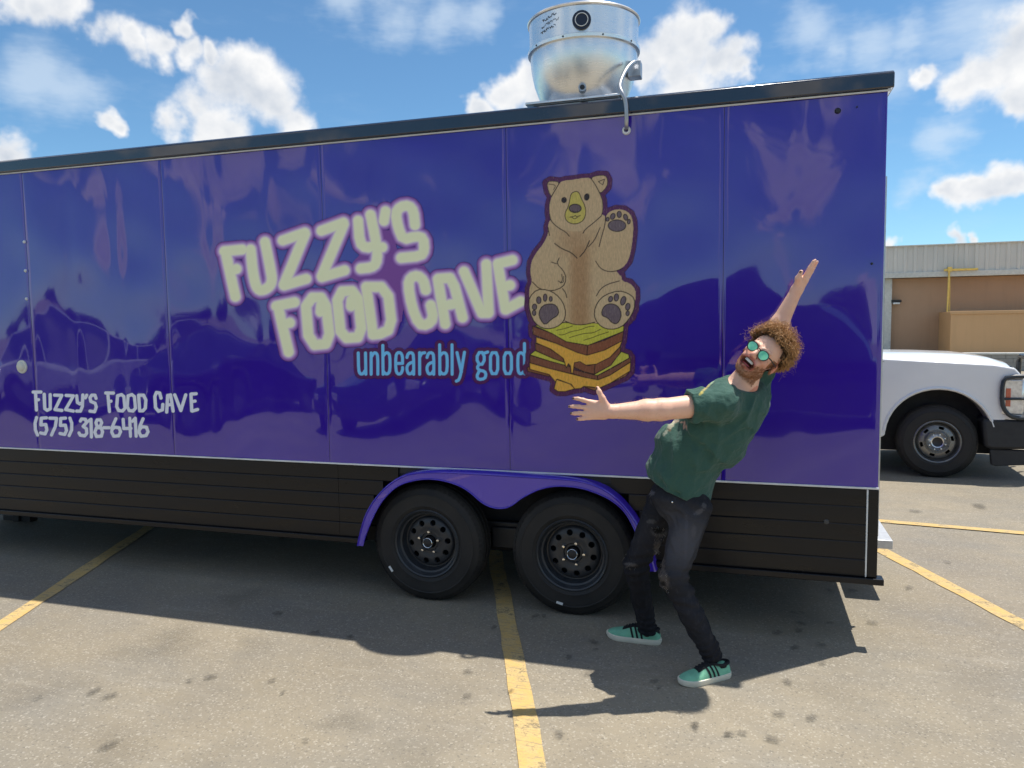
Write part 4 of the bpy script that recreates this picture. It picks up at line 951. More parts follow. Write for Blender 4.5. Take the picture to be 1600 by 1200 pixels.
for (p_, ax_, nv) in NAILS:
    ax_ = nrmz(ax_); nv = nrmz(nv-(nv@ax_)*ax_); q = V-(p_-ax_*.002+nv*.006); blend(np.clip(1-((q@ax_)/.0075)**2-((q-(q@ax_)[:, None]*ax_-(q@nv)[:, None]*nv)**2).sum(1)/.006**2-((q@nv)/.006)**2, 0, .25)*4, (36, 30, 40))
sock = (V[:, 2] < .19)*1.; blend(sock, (24, 24, 27))
arms = (dist_h > .2)*(V[:, 2] > .2); mot = np.sin(37*V[:, 0]+3*np.sin(23*V[:, 2]))*np.sin(41*V[:, 2]+2*np.sin(19*V[:, 1])); blend(arms*np.clip(mot, 0, 1)*.12, (214, 138, 112))
def skin_mat():
    t = NT('skin'); b_ = t.attr('Col'); n1 = t.noise(120., 4., .6)
    b_ = t.mix(t.mapr(n1, .35, .7, 0., .10), b_, lin((196, 120, 96))); t.set(base=b_, rough=.46, spec=.35, sss=.12); t.b.inputs['Subsurface Radius'].default_value = (.012, .005, .003); t.b.inputs['Subsurface Scale'].default_value = .6
    t.bump(t.noise(400., 3., .6), .08, .001); return t.m
person = tag(empty('person', (float((NA[0]+FA[0])/2), float((NA[1]+FA[1])/2), 0)), 'person leaning back with arms flung wide in green t-shirt, ripped black jeans and mint sneakers', 'person')
def PP(o, parent=None):
    o.parent = parent or person; o.matrix_parent_inverse = Matrix.Translation(-Vector(person.location)) if parent is None else Matrix.Identity(4); return o
PP(npmesh('body', V, F_, skin_mat(), None, True, {'Col': np.concatenate([C, np.ones((len(C), 1))], 1)}))

# --- t-shirt
sh = Field([-.42, -.86, .78], [.36, -.12, 1.62])
shirt = [(0, .180, .142, .13, -.004), (1, .185, .164, .12, .008), (2, .183, .168, .13, .010), (3, .180, .142, .13, .0), (4, .174, .122, .105, 0.)]
for i, a1, b1, c1, fo_ in shirt:
    t = nrmz(SP[min(i+1, 5)]-SP[max(i-1, 0)]); fr = frame_at(t); sh.ell(SP[i]+fr[1]*fo_, (a1, b1, c1), fr, .06)
sh.cone(SP[4]+tl*.01, NS, .092, .080, .04); sh.cone(SP[4]+tl*.01, FS, .092, .078, .04); sh.cone(SP[5]-tl*.03, SP[4], .085, .10, .03)
sh.cone(px(1158, 628, -.45), px(1122, 690, -.47), .118, .135, .05); sh.cone(px(1172, 622, -.40), px(1150, 655, -.44), .088, .10, .04)
aN = nrmz(NE-NS); aF = nrmz(FE-FS); sN = NS+aN*.16; sF = FS+aF*.15
sh.cone(NS, sN, .082, .078, .035); sh.cone(FS, sF, .074, .066, .03)
P = sh.pts((slice(None),)*3)
w1 = folds(P, 3, tl+lat*.5, 46., .0090)+folds(P, 9, aN+tl*.3, 80., .0085)+folds(P, 14, lat-fwd*.6+tl*.5, 100., .0026)
near_h = np.exp(-((P-SP[0])@tl/.06)**2); w1 += near_h*.004*np.sin(95*(P@tl)+4*np.sin(14*(P@lat)))
sh.a += w1.astype(np.float32); del w1
# hem, neck opening and sleeve mouths
hem_p = px(1064, 765, -.48); hn = nrmz(tl*.9+np.array([-.02, 0, .35]))
sh.cut(lambda P: (P-hem_p)@hn+.0, [-.5, -.9, .7], [.4, -.1, 1.7], .006) if False else None
A_h = (P-hem_p)@hn; sh.a = np.maximum(sh.a, -A_h.astype(np.float32))
inner = (P-(hem_p+hn*.012)); 
for (c0, ax_, r_) in ((sN, aN, .057), (sF, aF, .052)):
    dpl = ((P-c0)@ax_); rad = np.linalg.norm((P-c0)-dpl[..., None]*ax_, axis=-1); loc = rad < .16
    sh.a = np.where(loc & (dpl > -.06), np.maximum(sh.a, dpl.astype(np.float32)), sh.a)
    sh.a = np.where(loc & (dpl > -.05), np.maximum(sh.a, (r_-rad).astype(np.float32)), sh.a)
nk = H_(0, -.02, -.075); na_ = nrmz(nk-SP[5]); q0 = SP[5]-na_*.035
dpl = (P-SP[5])@na_; rad = np.linalg.norm((P-SP[5])-dpl[..., None]*na_, axis=-1)
sh.a = np.maximum(sh.a, np.where(dpl > -.02, (.068-rad), -1).astype(np.float32)); sh.a = np.maximum(sh.a, (dpl-.012-.25*np.maximum(rad-.07, 0)).astype(np.float32)*np.where(rad < .12, 1, 0)+np.where(rad < .12, 0, -1).astype(np.float32))
V, F_ = sh.mesh(); V = relax(V, F_, 1, .5); N = vnormals(V, F_)
pp = to_px3 = np.stack([800+FPX*((V-CAM)@RT)/((V-CAM)@FW), 600-FPX*((V-CAM)@UP)/((V-CAM)@FW)], 1)
C = np.tile(np.array(lin((60, 92, 82))), (len(V), 1)).astype(np.float32)
face_cam = (N@(-FW)) > -.1
def blob(cx, cy, rx, ry, rot=0.):
    dx, dy = pp[:, 0]-cx, pp[:, 1]-cy; u = dx*math.cos(rot)+dy*math.sin(rot); v = -dx*math.sin(rot)+dy*math.cos(rot); jg = .45*np.sin(.9*pp[:, 0]+1.3*np.sin(.5*pp[:, 1]))*np.sin(.8*pp[:, 1]+1.1*np.sin(.6*pp[:, 0])); return np.clip(1.4-((u/rx)**2+(v/ry)**2)+jg, 0, 1)*face_cam
for (cx, cy, rx, ry, ro, c_b, st_b) in ((1049, 664, 9, 4, -.9, (206, 200, 172), .8), (1040, 676, 6, 2.5, -.9, (190, 188, 170), .6), (1057, 658, 6, 2.5, -.3, (196, 172, 144), .8), (1046, 672, 3, 2, 0, (150, 110, 80), .6), (1069, 664, 1.5, 7, .1, (206, 160, 140), .8), (1072, 667, 1.3, 5, -.2, (206, 160, 140), .8), (1066, 660, 4, 1.4, 0, (206, 160, 140), .7),
                                        (1103, 606, 10, 1.8, -.75, (196, 176, 110), .8), (1112, 598, 6, 1.5, -.7, (170, 190, 150), .6), (1096, 614, 5, 1.8, -.7, (206, 186, 90), .7)):
    blend(blob(cx, cy, rx, ry, ro)*st_b, c_b)
def shirt_mat():
    t = NT('green_cotton'); b_ = t.attr('Col'); n1 = t.noise(14., 5., .6); b_ = t.mix(t.mapr(n1, .35, .7, 0., .18), b_, lin((40, 72, 62)))
    t.set(base=b_, rough=.88, spec=.2, sheen=.15); rg = t.noise(7., 3., .5, stretch=(1.6, 1.2, .8)); rg = t.math('ABSOLUTE', t.math('SUBTRACT', rg, .5)); rg2 = t.noise(15., 3., .5, stretch=(.8, 1.2, 1.7)); rg2 = t.math('ABSOLUTE', t.math('SUBTRACT', rg2, .5)); t.bump(t.math('ADD', t.math('MULTIPLY', t.noise(500., 2., .5), .04), t.math('ADD', rg, t.math('MULTIPLY', rg2, .6))), .62, .034); return t.m
M_SHIRT = shirt_mat()
tee = PP(npmesh('t_shirt', V, F_, M_SHIRT, None, True, {'Col': np.concatenate([C, np.ones((len(C), 1))], 1)}))
fr = frame_at(na_)
cr_ = [SP[5]+na_*(.006+.018*math.sin(t)*0)+(.0715*math.cos(t))*fr[0]+(.0715*math.sin(t))*fr[1] for t in np.linspace(0, 2*math.pi, 41)[:-1]]
PP(MB().tube(cr_, .0065, 8, closed=True).build('collar', simple('dark_green_rib', lin((34, 62, 54)), .9), smooth=60), tee)

# --- jeans
je = Field([-.62, -.84, .055], [.16, -.16, .99])
t = nrmz(SP[1]-SP[0]); fr = frame_at(nrmz(t*.8+np.array([0, 0, .6])))
je.ell(SP[0]+fr[1]*-.005, (.170, .132, .11), fr, .03); je.ell((NH+FH)/2-fr[1]*.022, (.152, .100, .10), fr, .04)
je.cone(NH+np.array([0, 0, -.01]), NK, .093, .064, .035); je.cone(FH, FK, .088, .063, .03)
je.cone(NK, NK*.5+NA*.5, .064, .057, .02); je.cone(NK*.5+NA*.5, NA, .057, .048, .02); je.cone(FK, FK*.5+FA*.5, .065, .053, .02); je.cone(FK*.5+FA*.5, FA+np.array([0, 0, .01]), .053, .050, .02)
P = je.pts((slice(None),)*3); tn_ = nrmz(NK-NH); ts_ = nrmz(NA-NK)
w1 = folds(P, 21, [1, .3, .25], 80., .0050)+folds(P, 5, [0, 0, 1], 50., .0030)+folds(P, 6, [1, -.2, -.2], 130., .0024)
for (c0, ax_, k0, am) in ((NA, ts_, 190., .0045), (FA, nrmz(FA-FK), 190., .0040), (NK, nrmz(tn_+ts_), 120., .0035), (FK, nrmz(FA-FK), 120., .0035), (NH, tn_, 80., .0035)):
    w1 += am*np.exp(-(((P-c0)@ax_)/.085)**2)*np.sin(k0*(P@ax_)+2.5*np.sin(17*P[..., 0]+11*P[..., 1]))
je.a += w1.astype(np.float32); del w1
je.a = np.maximum(je.a, ((P-(SP[0]+t*.075))@t).astype(np.float32))
for (A0, K0) in ((NA, NK), (FA, FK)):
    ax_ = nrmz(nrmz(A0-K0)*.5+np.array([0, 0, -.6])); dd_ = (P-A0)@ax_; loc = np.linalg.norm(P-A0, axis=-1) < .16; je.a = np.where(loc, np.maximum(je.a, (dd_-.042).astype(np.float32)), je.a)
V, F_ = je.mesh(); V = relax(V, F_, 1, .5); N = vnormals(V, F_)
pp = np.stack([800+FPX*((V-CAM)@RT)/((V-CAM)@FW), 600-FPX*((V-CAM)@UP)/((V-CAM)@FW)], 1); face_cam = (N@(-FW)) > -.1
C = np.tile(np.array(lin((27, 28, 33))), (len(V), 1)).astype(np.float32)
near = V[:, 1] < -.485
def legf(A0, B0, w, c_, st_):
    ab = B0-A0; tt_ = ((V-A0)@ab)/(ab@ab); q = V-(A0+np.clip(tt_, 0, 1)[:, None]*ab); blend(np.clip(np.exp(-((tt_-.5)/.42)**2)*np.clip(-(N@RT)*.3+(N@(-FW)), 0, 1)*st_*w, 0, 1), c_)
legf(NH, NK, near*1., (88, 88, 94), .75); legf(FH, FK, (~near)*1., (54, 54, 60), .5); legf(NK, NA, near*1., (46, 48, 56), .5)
for (cx, cy, rx, ry, ro, c_b, st_b) in ((1029, 832, 12, 7, .2, (96, 93, 92), .5), (1029, 829, 9.5, 5.0, .15, (6, 6, 7), 1.), (1017, 815, 7, 3.5, 0, (100, 98, 98), .5), (1030, 870, 8, 26, -.12, (100, 92, 86), .7), (1036, 905, 9, 16, -.3, (96, 88, 82), .6), (1028, 893, 3, 5, 0, (14, 14, 15), .9), (1036, 912, 5, 3.5, .4, (12, 12, 13), .95), (1042, 924, 4, 3, .3, (14, 14, 14), .9), (1026, 868, 2, 5, 0, (150, 144, 138), .6),
                                        (1018, 770, 5, 4, 0, (110, 108, 110), .6), (1072, 840, 3, 34, .03, (84, 84, 92), .5), (1092, 800, 9, 4, -.5, (96, 94, 98), .6), (1084, 830, 4, 10, 0, (90, 88, 92), .5), (970, 866, 5, 12, .3, (88, 84, 82), .55), (985, 882, 11, 3, .1, (104, 98, 94), .55), (978, 840, 12, 10, 0, (70, 70, 78), .6), (1100, 790, 4, 5, 0, (104, 100, 100), .5)):
    blend(blob(cx, cy, rx, ry, ro)*st_b, c_b)
def denim():
    t = NT('washed_black_denim'); b_ = t.attr('Col'); n1 = t.noise(9., 6., .65); n2 = t.noise(60., 4., .7, stretch=(1., 1., .3)); b_ = t.mix(t.mapr(n1, .40, .80, 0., .25), b_, lin((52, 52, 60))); b_ = t.mix(t.mapr(n2, .55, .75, 0., .35), b_, lin((74, 74, 80)))
    t.set(base=b_, rough=.85, spec=.2); rg = t.noise(13., 4., .6, stretch=(.7, .7, 1.9)); rg = t.math('ABSOLUTE', t.math('SUBTRACT', rg, .5));  t.bump(t.math('ADD', t.math('MULTIPLY', n2, .1), t.math('ADD', rg, t.math('MULTIPLY', t.noise(420., 2., .5), .05))), .5, .025); return t.m
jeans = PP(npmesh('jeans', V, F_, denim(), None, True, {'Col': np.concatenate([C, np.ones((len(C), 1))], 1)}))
c0 = px(1051, 784.5, -.70); c0 = V[np.argmin(((pp-np.array([1051, 784.5]))**2).sum(1)+1e4*(V[:, 1] > -.5))]; MBs = MB().lathe([(0, -.006), (.004, -.005), (.0055, 0.), (.0055, .006)], tuple(c0), 'y', 14); PP(MBs.build('rivet', M_CHROME, smooth=40), jeans)
# frayed threads over the rips
fr_ = MB()
for (cx, cy, w_, n2) in ((1028, 824, 9, 9), (1030, 838, 8, 8), (1026, 862, 5, 10), (1030, 885, 6, 10), (1036, 902, 7, 12), (1041, 920, 6, 9), (970, 868, 5, 7), (985, 884, 8, 9), (1018, 772, 4, 6)):
    for k in range(n2):
        q = np.array([cx+random.uniform(-w_, w_), cy+random.uniform(-5, 5)]); i0 = np.argmin(((pp-q)**2).sum(1)+1e4*(~face_cam)); p0 = V[i0]+N[i0]*.002; dv = nrmz(RT*random.uniform(-1, 1)-UP*random.uniform(.2, 1.)+.25*N[i0])
        fr_.tube([p0, p0+dv*random.uniform(.003, .007), p0+dv*random.uniform(.006, .011)+np.array([0, 0, -.003])], .0004, 3)
o = PP(fr_.build('frayed_threads', simple('pale_thread', lin((150, 144, 138)), .9)), jeans); o['kind'] = 'stuff'

# --- shoes
M_MINT = simple('mint_suede', lin((120, 184, 152)), .85, 0., .12, 30., .15); M_SOLE = simple('off_white_rubber', lin((222, 216, 196)), .6, 0., .08, 20.); M_BLKS = simple('black_suede', lin((26, 27, 30)), .85, 0., .2, 30.)
ST = [(.002, .014, .050, 0), (.008, .024, .066, 0), (.022, .033, .078, 0), (.05, .0365, .080, .001), (.085, .0375, .078, .002), (.115, .038, .088, .003), (.14, .040, .088, .003), (.165, .0430, .078, .002), (.19, .0460, .066, 0), (.215, .0475, .057, -.001), (.24, .045, .051, -.002), (.262, .038, .045, -.003), (.277, .026, .039, -.003), (.284, .012, .033, -.003)]
def ring(u, n=17, grow=0.):
    xs = [s_[0] for s_ in ST]; x = u; hw = np.interp(u, xs, [s_[1] for s_ in ST])+grow; h_ = np.interp(u, xs, [s_[2] for s_ in ST])+grow; c = np.interp(u, xs, [s_[3] for s_ in ST])
    out = []
    for t_ in np.linspace(0, math.pi, n):
        cu, su = math.cos(t_), math.sin(t_); out.append((x, c+hw*np.sign(cu)*abs(cu)**.75*(1-.18*su**2*(h_ > .06)), .018+(h_-.018)*abs(su)**.8))
    return out
def shoe(heel, toe, mirror):
    heel, toe = np.array(heel), np.array(toe); d_ = toe-heel; L_ = np.linalg.norm(d_); s_ = empty('shoe', (heel[0], heel[1], 0), math.atan2(d_[1], d_[0]))
    s_.scale = (L_/.286,)*3; 
    m = MB(); rs = [ring(u) for u in np.linspace(.002, .284, 40)]; n = 17
    for r_ in rs: pass
    m.loft([r_ for r_ in rs]); up = m.build('upper', M_MINT, s_, smooth=60)
    so = MB(); prof = [(.0, .0), (.0035, .008), (.0045, .018), (.0035, .027), (.0, .029)]
    k = 28; us = np.linspace(0, 1, k); outl = [(ST[0][0]-.003, 0.)]
    xs = np.linspace(-.001, .287, k); hw = [np.interp(x, [a1[0] for a1 in ST], [a1[1] for a1 in ST])*1.02*(1 if .0 < x < .284 else .75) for x in xs]; cc = [np.interp(x, [a1[0] for a1 in ST], [a1[3] for a1 in ST]) for x in xs]
    ol = [(x, c+w) for x, c, w in zip(xs, cc, hw)]+[(x, c-w) for x, c, w in zip(xs[::-1], cc[::-1], hw[::-1])]
    ctr = np.array([.14, 0]); rings = []
    for (g_, z) in prof:
        rr_ = []
        for p in ol:
            v = np.array(p)-np.array([min(max(p[0], .03), .25), 0]); l_ = np.linalg.norm(v); rr_.append((*(np.array(p)+v/(l_+1e-6)*g_), z+(.006*max(0, (p[0]-.23)/.05)**1.5 if z < .02 else .004*max(0, (p[0]-.23)/.05))))
        rings.append(rr_)
    so.loft(rings).build('sole', M_SOLE, s_, smooth=50)
    # stripes on both flanks
    for sd in (1, -1):
        for q in (.088, .112, .136):
            vs = []; fs = []
            for j, t_ in enumerate(np.linspace(.10, 1.02, 9)):
                for e_ in (-.0055, .0055):
                    u = q+e_+.018*t_; xs_ = ring(u, 33, .0016); tt_ = t_/math.pi*32; i0 = int(tt_); f0 = tt_-i0; a1 = np.array(xs_[i0])*(1-f0)+np.array(xs_[min(i0+1, 32)])*f0
                    if sd < 0: a1[1] = 2*np.interp(u, [z_[0] for z_ in ST], [z_[3] for z_ in ST])-a1[1]
                    vs.append(a1)
                if j: fs.append((2*j-2, 2*j-1, 2*j+1, 2*j))
            MB().add(vs, fs).build('stripe', M_BLKS, s_, smooth=60)
    # tongue, collar and heel tab
    def patch(u0, u1, t0, t1, g_, name, mat, nu=10, nt=9):
        vs = []; fs = []
        for i_ in range(nu):
            R_ = ring(u0+(u1-u0)*i_/(nu-1), 33, g_)
            for j in range(nt):
                tt_ = (t0+(t1-t0)*j/(nt-1))*32; i0 = min(int(tt_), 31); f0 = tt_-i0; vs.append(np.array(R_[i0])*(1-f0)+np.array(R_[i0+1])*f0)
        for i_ in range(nu-1):
            for j in range(nt-1): fs.append((i_*nt+j, i_*nt+j+1, (i_+1)*nt+j+1, (i_+1)*nt+j))
        MB().add(vs, fs).build(name, mat, s_, smooth=60)
    patch(.10, .198, .32, .68, .0022, 'tongue', M_BLKS); patch(.004, .03, .30, .70, .002, 'heel_tab', M_BLKS)
    MB().tube([(.060+.052*math.cos(t_), .0305*math.sin(t_), .079+.010*math.cos(t_*1)*.6+.004*math.cos(2*t_)) for t_ in np.linspace(0, 2*math.pi, 25)[:-1]], .0065, 8, closed=True).build('collar', M_BLKS, s_, smooth=60)
    MB().lathe([(0, .07), (.03, .08), (.034, .06)], (.055, 0, 0), 'z', 20).build('lining', M_BLKS, s_)
    for k_ in range(5):
        u = .118+.016*k_; R_ = ring(u, 33, .0045); MB().tube([R_[11], R_[13], R_[16], R_[19], R_[21]], .0026, 6).build('lace', M_BLKS if k_ > 1 else M_BLKS, s_, smooth=60)
    return s_
def PS(o): o.parent = person; o.matrix_parent_inverse = Matrix.Translation(-Vector(person.location)); return o
PS(shoe((.060, -.548), (-.160, -.720), False)); PS(shoe((-.300, -.268), (-.592, -.245), True))

# --- face details
teeth = MB(); ta = np.linspace(-.85, .85, 9)
for a0, a1 in zip(ta[:-1], ta[1:]):
    q = [H_(.030*math.sin(t_), .064+.026*math.cos(t_), z) for z in (-.0535, -.0650) for t_ in (a0+.01, a1-.01)]; q2 = [H_(.026*math.sin(t_), .060+.022*math.cos(t_), z) for z in (-.0535, -.0640) for t_ in (a0+.01, a1-.01)]
    teeth.add(q+q2, [(0, 1, 3, 2), (4, 6, 7, 5), (0, 2, 6, 4), (1, 5, 7, 3), (2, 3, 7, 6), (0, 4, 5, 1)])
PP(teeth.build('teeth', simple('tooth_white', (.80, .78, .72), .3)))
PP(MB().loft([[H_(.022*math.cos(t_)*s_, .066+.016*s_, -.0800+.004*math.sin(t_)*s_) for t_ in np.linspace(0, 2*math.pi, 13)[:-1]] for s_ in (.5, 1., .8)]).build('tongue', simple('tongue_pink', lin((190, 92, 96)), .4), smooth=60))
gl = PP(empty('sunglasses', tuple(HO-np.array(person.location)))); gl.matrix_parent_inverse = Matrix.Identity(4)
g0 = lambda x, y, z: Lh*x+Fh*y+Uh*z
M_MIRR = (lambda t: (t.set(base=t.mix(t.mapr(t.noise(14.), .3, .7), lin((112, 226, 164)), lin((160, 246, 204))), metal=.35, rough=.12), t.m)[1])(NT('green_mirror_lens')); M_FRAME = simple('dark_frame', (.02, .018, .018), .35)
def rimpts(s_, k=1.):
    out = []
    for t_ in np.linspace(0, 2*math.pi, 29)[:-1]:
        cx, cz = .0250*math.cos(t_), .0215*math.sin(t_); cz *= (1.0 if cz > 0 else 1.08); cx *= 1+.10*(cz/.0225); out.append((s_*.0335+s_*cx*k, .1045-.22*abs(cx*k*.5+.0)*.6-.10*max(0, cx), cz*k-.001))
    return out
for s_ in (-1, 1):
    R_ = [g0(*p) for p in rimpts(s_)]; MB().tube(R_, .0024, 6, closed=True).build('rim', M_FRAME, gl, smooth=60)
    m = MB(); c0 = g0(s_*.0335, .1055, -.001); m.add([c0]+R_, [(0, i+1, (i+1) % 28+1) for i in range(28)]); m.build('lens', M_MIRR, gl, smooth=60)
    MB().tube([g0(s_*.0605, .098, .008), g0(s_*.072, .085, .008), g0(s_*.081, .03, .004), g0(s_*.083, -.012, .004)], .0028, 6).build('temple', M_FRAME, gl, smooth=60)
MB().tube([g0(-.0085, .1055, .008), g0(0, .110, .011), g0(.0085, .1055, .008)], .0028, 6).build('bridge', M_FRAME, gl, smooth=60)

# --- curly hair and beard
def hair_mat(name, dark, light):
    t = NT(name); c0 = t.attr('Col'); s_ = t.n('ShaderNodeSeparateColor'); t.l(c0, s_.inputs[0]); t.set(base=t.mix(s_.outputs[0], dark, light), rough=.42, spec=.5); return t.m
hr = np.random.default_rng(4); HVv = []; HFf = []; HC = []; nb = 0
def strand(path, r0, r1, sh0, ns=4):
    global nb
    path = np.array(path); m = len(path); T_ = np.gradient(path, axis=0); T_ /= np.linalg.norm(T_, axis=1, keepdims=True)+1e-9
    ref = np.array([.31, .57, .76]); A1 = np.cross(T_, ref); A1 /= np.linalg.norm(A1, axis=1, keepdims=True)+1e-9; B1 = np.cross(T_, A1); rr_ = np.linspace(r0, r1, m)[:, None]
    for k in range(ns):
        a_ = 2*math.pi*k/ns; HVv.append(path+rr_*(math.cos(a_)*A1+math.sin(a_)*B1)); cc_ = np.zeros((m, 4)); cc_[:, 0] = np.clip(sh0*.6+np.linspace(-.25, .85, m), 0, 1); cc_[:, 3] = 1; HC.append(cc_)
    i = np.arange(m-1)
    for k in range(ns):
        k2 = (k+1) % ns; HFf.append(np.stack([nb+k*m+i, nb+k2*m+i, nb+k2*m+i+1, nb+k*m+i+1], 1))
    nb += ns*m
cnt = 0
while cnt < 1150:
    d_ = hr.normal(size=3); d_ /= np.linalg.norm(d_)
    x, y, z = d_
    if z < -.35 and y > -.2: continue
    if y > .30 and z < .60-.15*y: continue          # keep the forehead and face clear
    if y > .74 or (y > .62 and z < .62): continue
    if abs(x) > .45 and y > -.05 and z < .18: continue
    if z < -.30: continue
    root = np.array([.074*x, -.015+.094*y, .032+.086*z]); out = np.array([x*1.05, y*.95, z]); out /= np.linalg.norm(out)
    top = max(z, 0); tz_ = min(max((z+.30)/.55, 0.), 1.); ln = hr.uniform(.010, .018)+tz_*hr.uniform(.022, .040)+.022*top
    lean = np.array([hr.normal(0, .35), hr.normal(.05, .35), hr.normal(-.05, .3)]); dirn = out+lean*.6; dirn /= np.linalg.norm(dirn)
    n_p = 20; s_ = np.linspace(0, 1, n_p); turns = hr.uniform(1.4, 2.4); rad = hr.uniform(.008, .013); ph = hr.uniform(0, 6.28)
    a1 = np.cross(dirn, [.2, .3, .9]); a1 /= np.linalg.norm(a1); b1 = np.cross(dirn, a1); g_ = np.array([0, -.012, -.016])
    path = root+dirn*(ln*s_)[:, None]+(a1*np.cos(ph+6.28*turns*s_)[:, None]+b1*np.sin(ph+6.28*turns*s_)[:, None])*(rad*np.sqrt(s_))[:, None]+g_*(s_**2)[:, None]
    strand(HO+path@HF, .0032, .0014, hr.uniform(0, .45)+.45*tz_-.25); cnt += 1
    if cnt % 2 == 0:      # stray wisps
        path2 = root+dirn*(ln*1.18*s_)[:, None]+(a1*np.cos(ph+1+7.5*turns*s_)[:, None]+b1*np.sin(ph+1+7.5*turns*s_)[:, None])*(rad*1.2*np.sqrt(s_))[:, None]; strand(HO+path2@HF, .0012, .0006, hr.uniform(.3, .6), 3)
for _ in range(900):      # fine flyaways
    d_ = hr.normal(size=3); d_ /= np.linalg.norm(d_); x, y, z = d_
    if z < -.1 or (y > .35 and z < .55) or y > .75: continue
    root = np.array([.078*x, -.015+.098*y, .032+.09*z]); dirn = d_+hr.normal(0, .45, 3); dirn /= np.linalg.norm(dirn); s_ = np.linspace(0, 1, 14); ln = hr.uniform(.05, .085); a1 = np.cross(dirn, [.2, .3, .9]); a1 /= np.linalg.norm(a1); b1 = np.cross(dirn, a1); ph = hr.uniform(0, 6.28); tu = hr.uniform(1., 2.4); rad = hr.uniform(.004, .011)
    strand(HO+(root+dirn*(ln*s_)[:, None]+(a1*np.cos(ph+6.28*tu*s_)[:, None]+b1*np.sin(ph+6.28*tu*s_)[:, None])*(rad*np.sqrt(s_))[:, None])@HF, .0006, .0003, hr.uniform(.4, .8), 3)
# scalp cap under the curls
th, ph = np.meshgrid(np.linspace(0, math.pi, 25), np.linspace(0, 2*math.pi, 41)); cx, cy, cz = np.sin(th)*np.cos(ph), np.sin(th)*np.sin(ph), np.cos(th)
okc = ~(((cy > .30) & (cz < .62)) | ((cz < -.35) & (cy > -.25)) | ((np.abs(cx) > .4) & (cy > -.02) & (cz < .2)))
bump_ = 1+.05*np.sin(23*cx+3)*np.sin(29*cz)*np.sin(19*cy); capv = HO+np.stack([.084*cx*bump_, -.016+.105*cy*bump_, .033+.097*cz*bump_], -1).reshape(-1, 3)@HF
ii = np.arange(capv.shape[0]).reshape(th.shape); ok4 = okc[:-1, :-1] & okc[1:, :-1] & okc[:-1, 1:] & okc[1:, 1:]
HVv.append(capv); HC.append(np.tile([0, 0, 0, 1.], (len(capv), 1))); HFf.append((np.stack([ii[:-1, :-1], ii[:-1, 1:], ii[1:, 1:], ii[1:, :-1]], -1)[ok4])+nb); nb += len(capv)
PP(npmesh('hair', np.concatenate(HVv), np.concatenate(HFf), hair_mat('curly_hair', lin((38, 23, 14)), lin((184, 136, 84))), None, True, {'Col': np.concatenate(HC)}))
HVv = []; HFf = []; HC = []; nb = 0; cnt = 0
bv = np.array(PP.__defaults__ or [None]) if False else None
bo = bpy.data.objects['body']; nv_ = len(bo.data.vertices); co = np.empty(nv_*3, np.float32); bo.data.vertices.foreach_get('co', co); co = co.reshape(-1, 3); no = np.empty(nv_*3, np.float32); bo.data.vertices.foreach_get('normal', no); no = no.reshape(-1, 3)
cand = np.nonzero(beard > .45)[0]
for i in hr.choice(cand, 2600):
    l_ = hr.uniform(.002, .0055); d_ = nrmz(no[i]*.8-Uh*.6+hr.normal(0, .35, 3)); p0 = co[i]-no[i]*.001; strand([p0, p0+d_*l_*.55, p0+d_*l_+np.array([0, 0, -.002])], .0011, .0005, hr.uniform(0, .5), 3)
PP(npmesh('beard', np.concatenate(HVv), np.concatenate(HFf), hair_mat('short_beard', lin((88, 52, 32)), lin((186, 126, 78))), None, True, {'Col': np.concatenate(HC)}))
HVv = []; HFf = []; HC = []; nb = 0
for (A0, B0, kk, rr0) in ((NE, NW, 520, .09), (FE, FWR, 200, .08)):
    ab = B0-A0; tt_ = ((co-A0)@ab)/(ab@ab); dq = np.linalg.norm(co-(A0+tt_[:, None]*ab), axis=1); cand = np.nonzero((tt_ > -.1) & (tt_ < .98) & (dq < rr0))[0]
    if len(cand) == 0: continue
    for i in hr.choice(cand, kk):
        l_ = hr.uniform(.006, .014); d_ = nrmz(no[i]*.7+nrmz(ab)*.6+hr.normal(0, .3, 3)); p0 = co[i]; strand([p0, p0+d_*l_*.55, p0+d_*l_+nrmz(ab)*.002], .00022, .0001, hr.uniform(.5, 1.), 3)
o = PP(npmesh('arm_hair', np.concatenate(HVv), np.concatenate(HFf), hair_mat('fine_arm_hair', lin((120, 80, 50)), lin((206, 160, 110))), None, True, {'Col': np.concatenate(HC)})); o['kind'] = 'stuff'
# ------------------------------------------------------------------ white pickup
def whitepaint():
    t = NT('white_truck_paint'); n1 = t.noise(1.5, 5., .6)
    t.set(base=t.mix(t.mapr(n1, .35, .7), (.82, .82, .81), (.88, .88, .87)), rough=.28, coat=.8, coatr=.05); return t.m
M_TW = whitepaint()
M_GLASS = (lambda t: (t.set(base=(.02, .03, .035), rough=.04, spec=.8), t.m)[1])(NT('tinted_glass'))
M_LENS = (lambda t: (t.set(base=t.mix(t.mapr(t.noise(30.), .3, .7), (.55, .55, .55), (.85, .85, .85)), rough=.12, metal=.5, coat=1.), t.m)[1])(NT('headlight_lens'))
M_AMBER = simple('amber_lens', (.65, .12, .05), .2, coat=1.)
M_RED = simple('red_lens', (.5, .01, .01), .2, coat=1.)
M_PLAST = simple('black_plastic', (.022, .023, .025), .6, bump=.1)
M_STEEL = simple('steel_wheel', (.22, .22, .215), .38, .8, .15, 18.)
TA = math.radians(-3.); TP = np.array([2.10, 4.80])
truck = tag(empty('pickup_truck', (TP[0], TP[1], 0), TA), 'white pickup truck with black grille guard parked beyond the trailer', 'pickup truck')
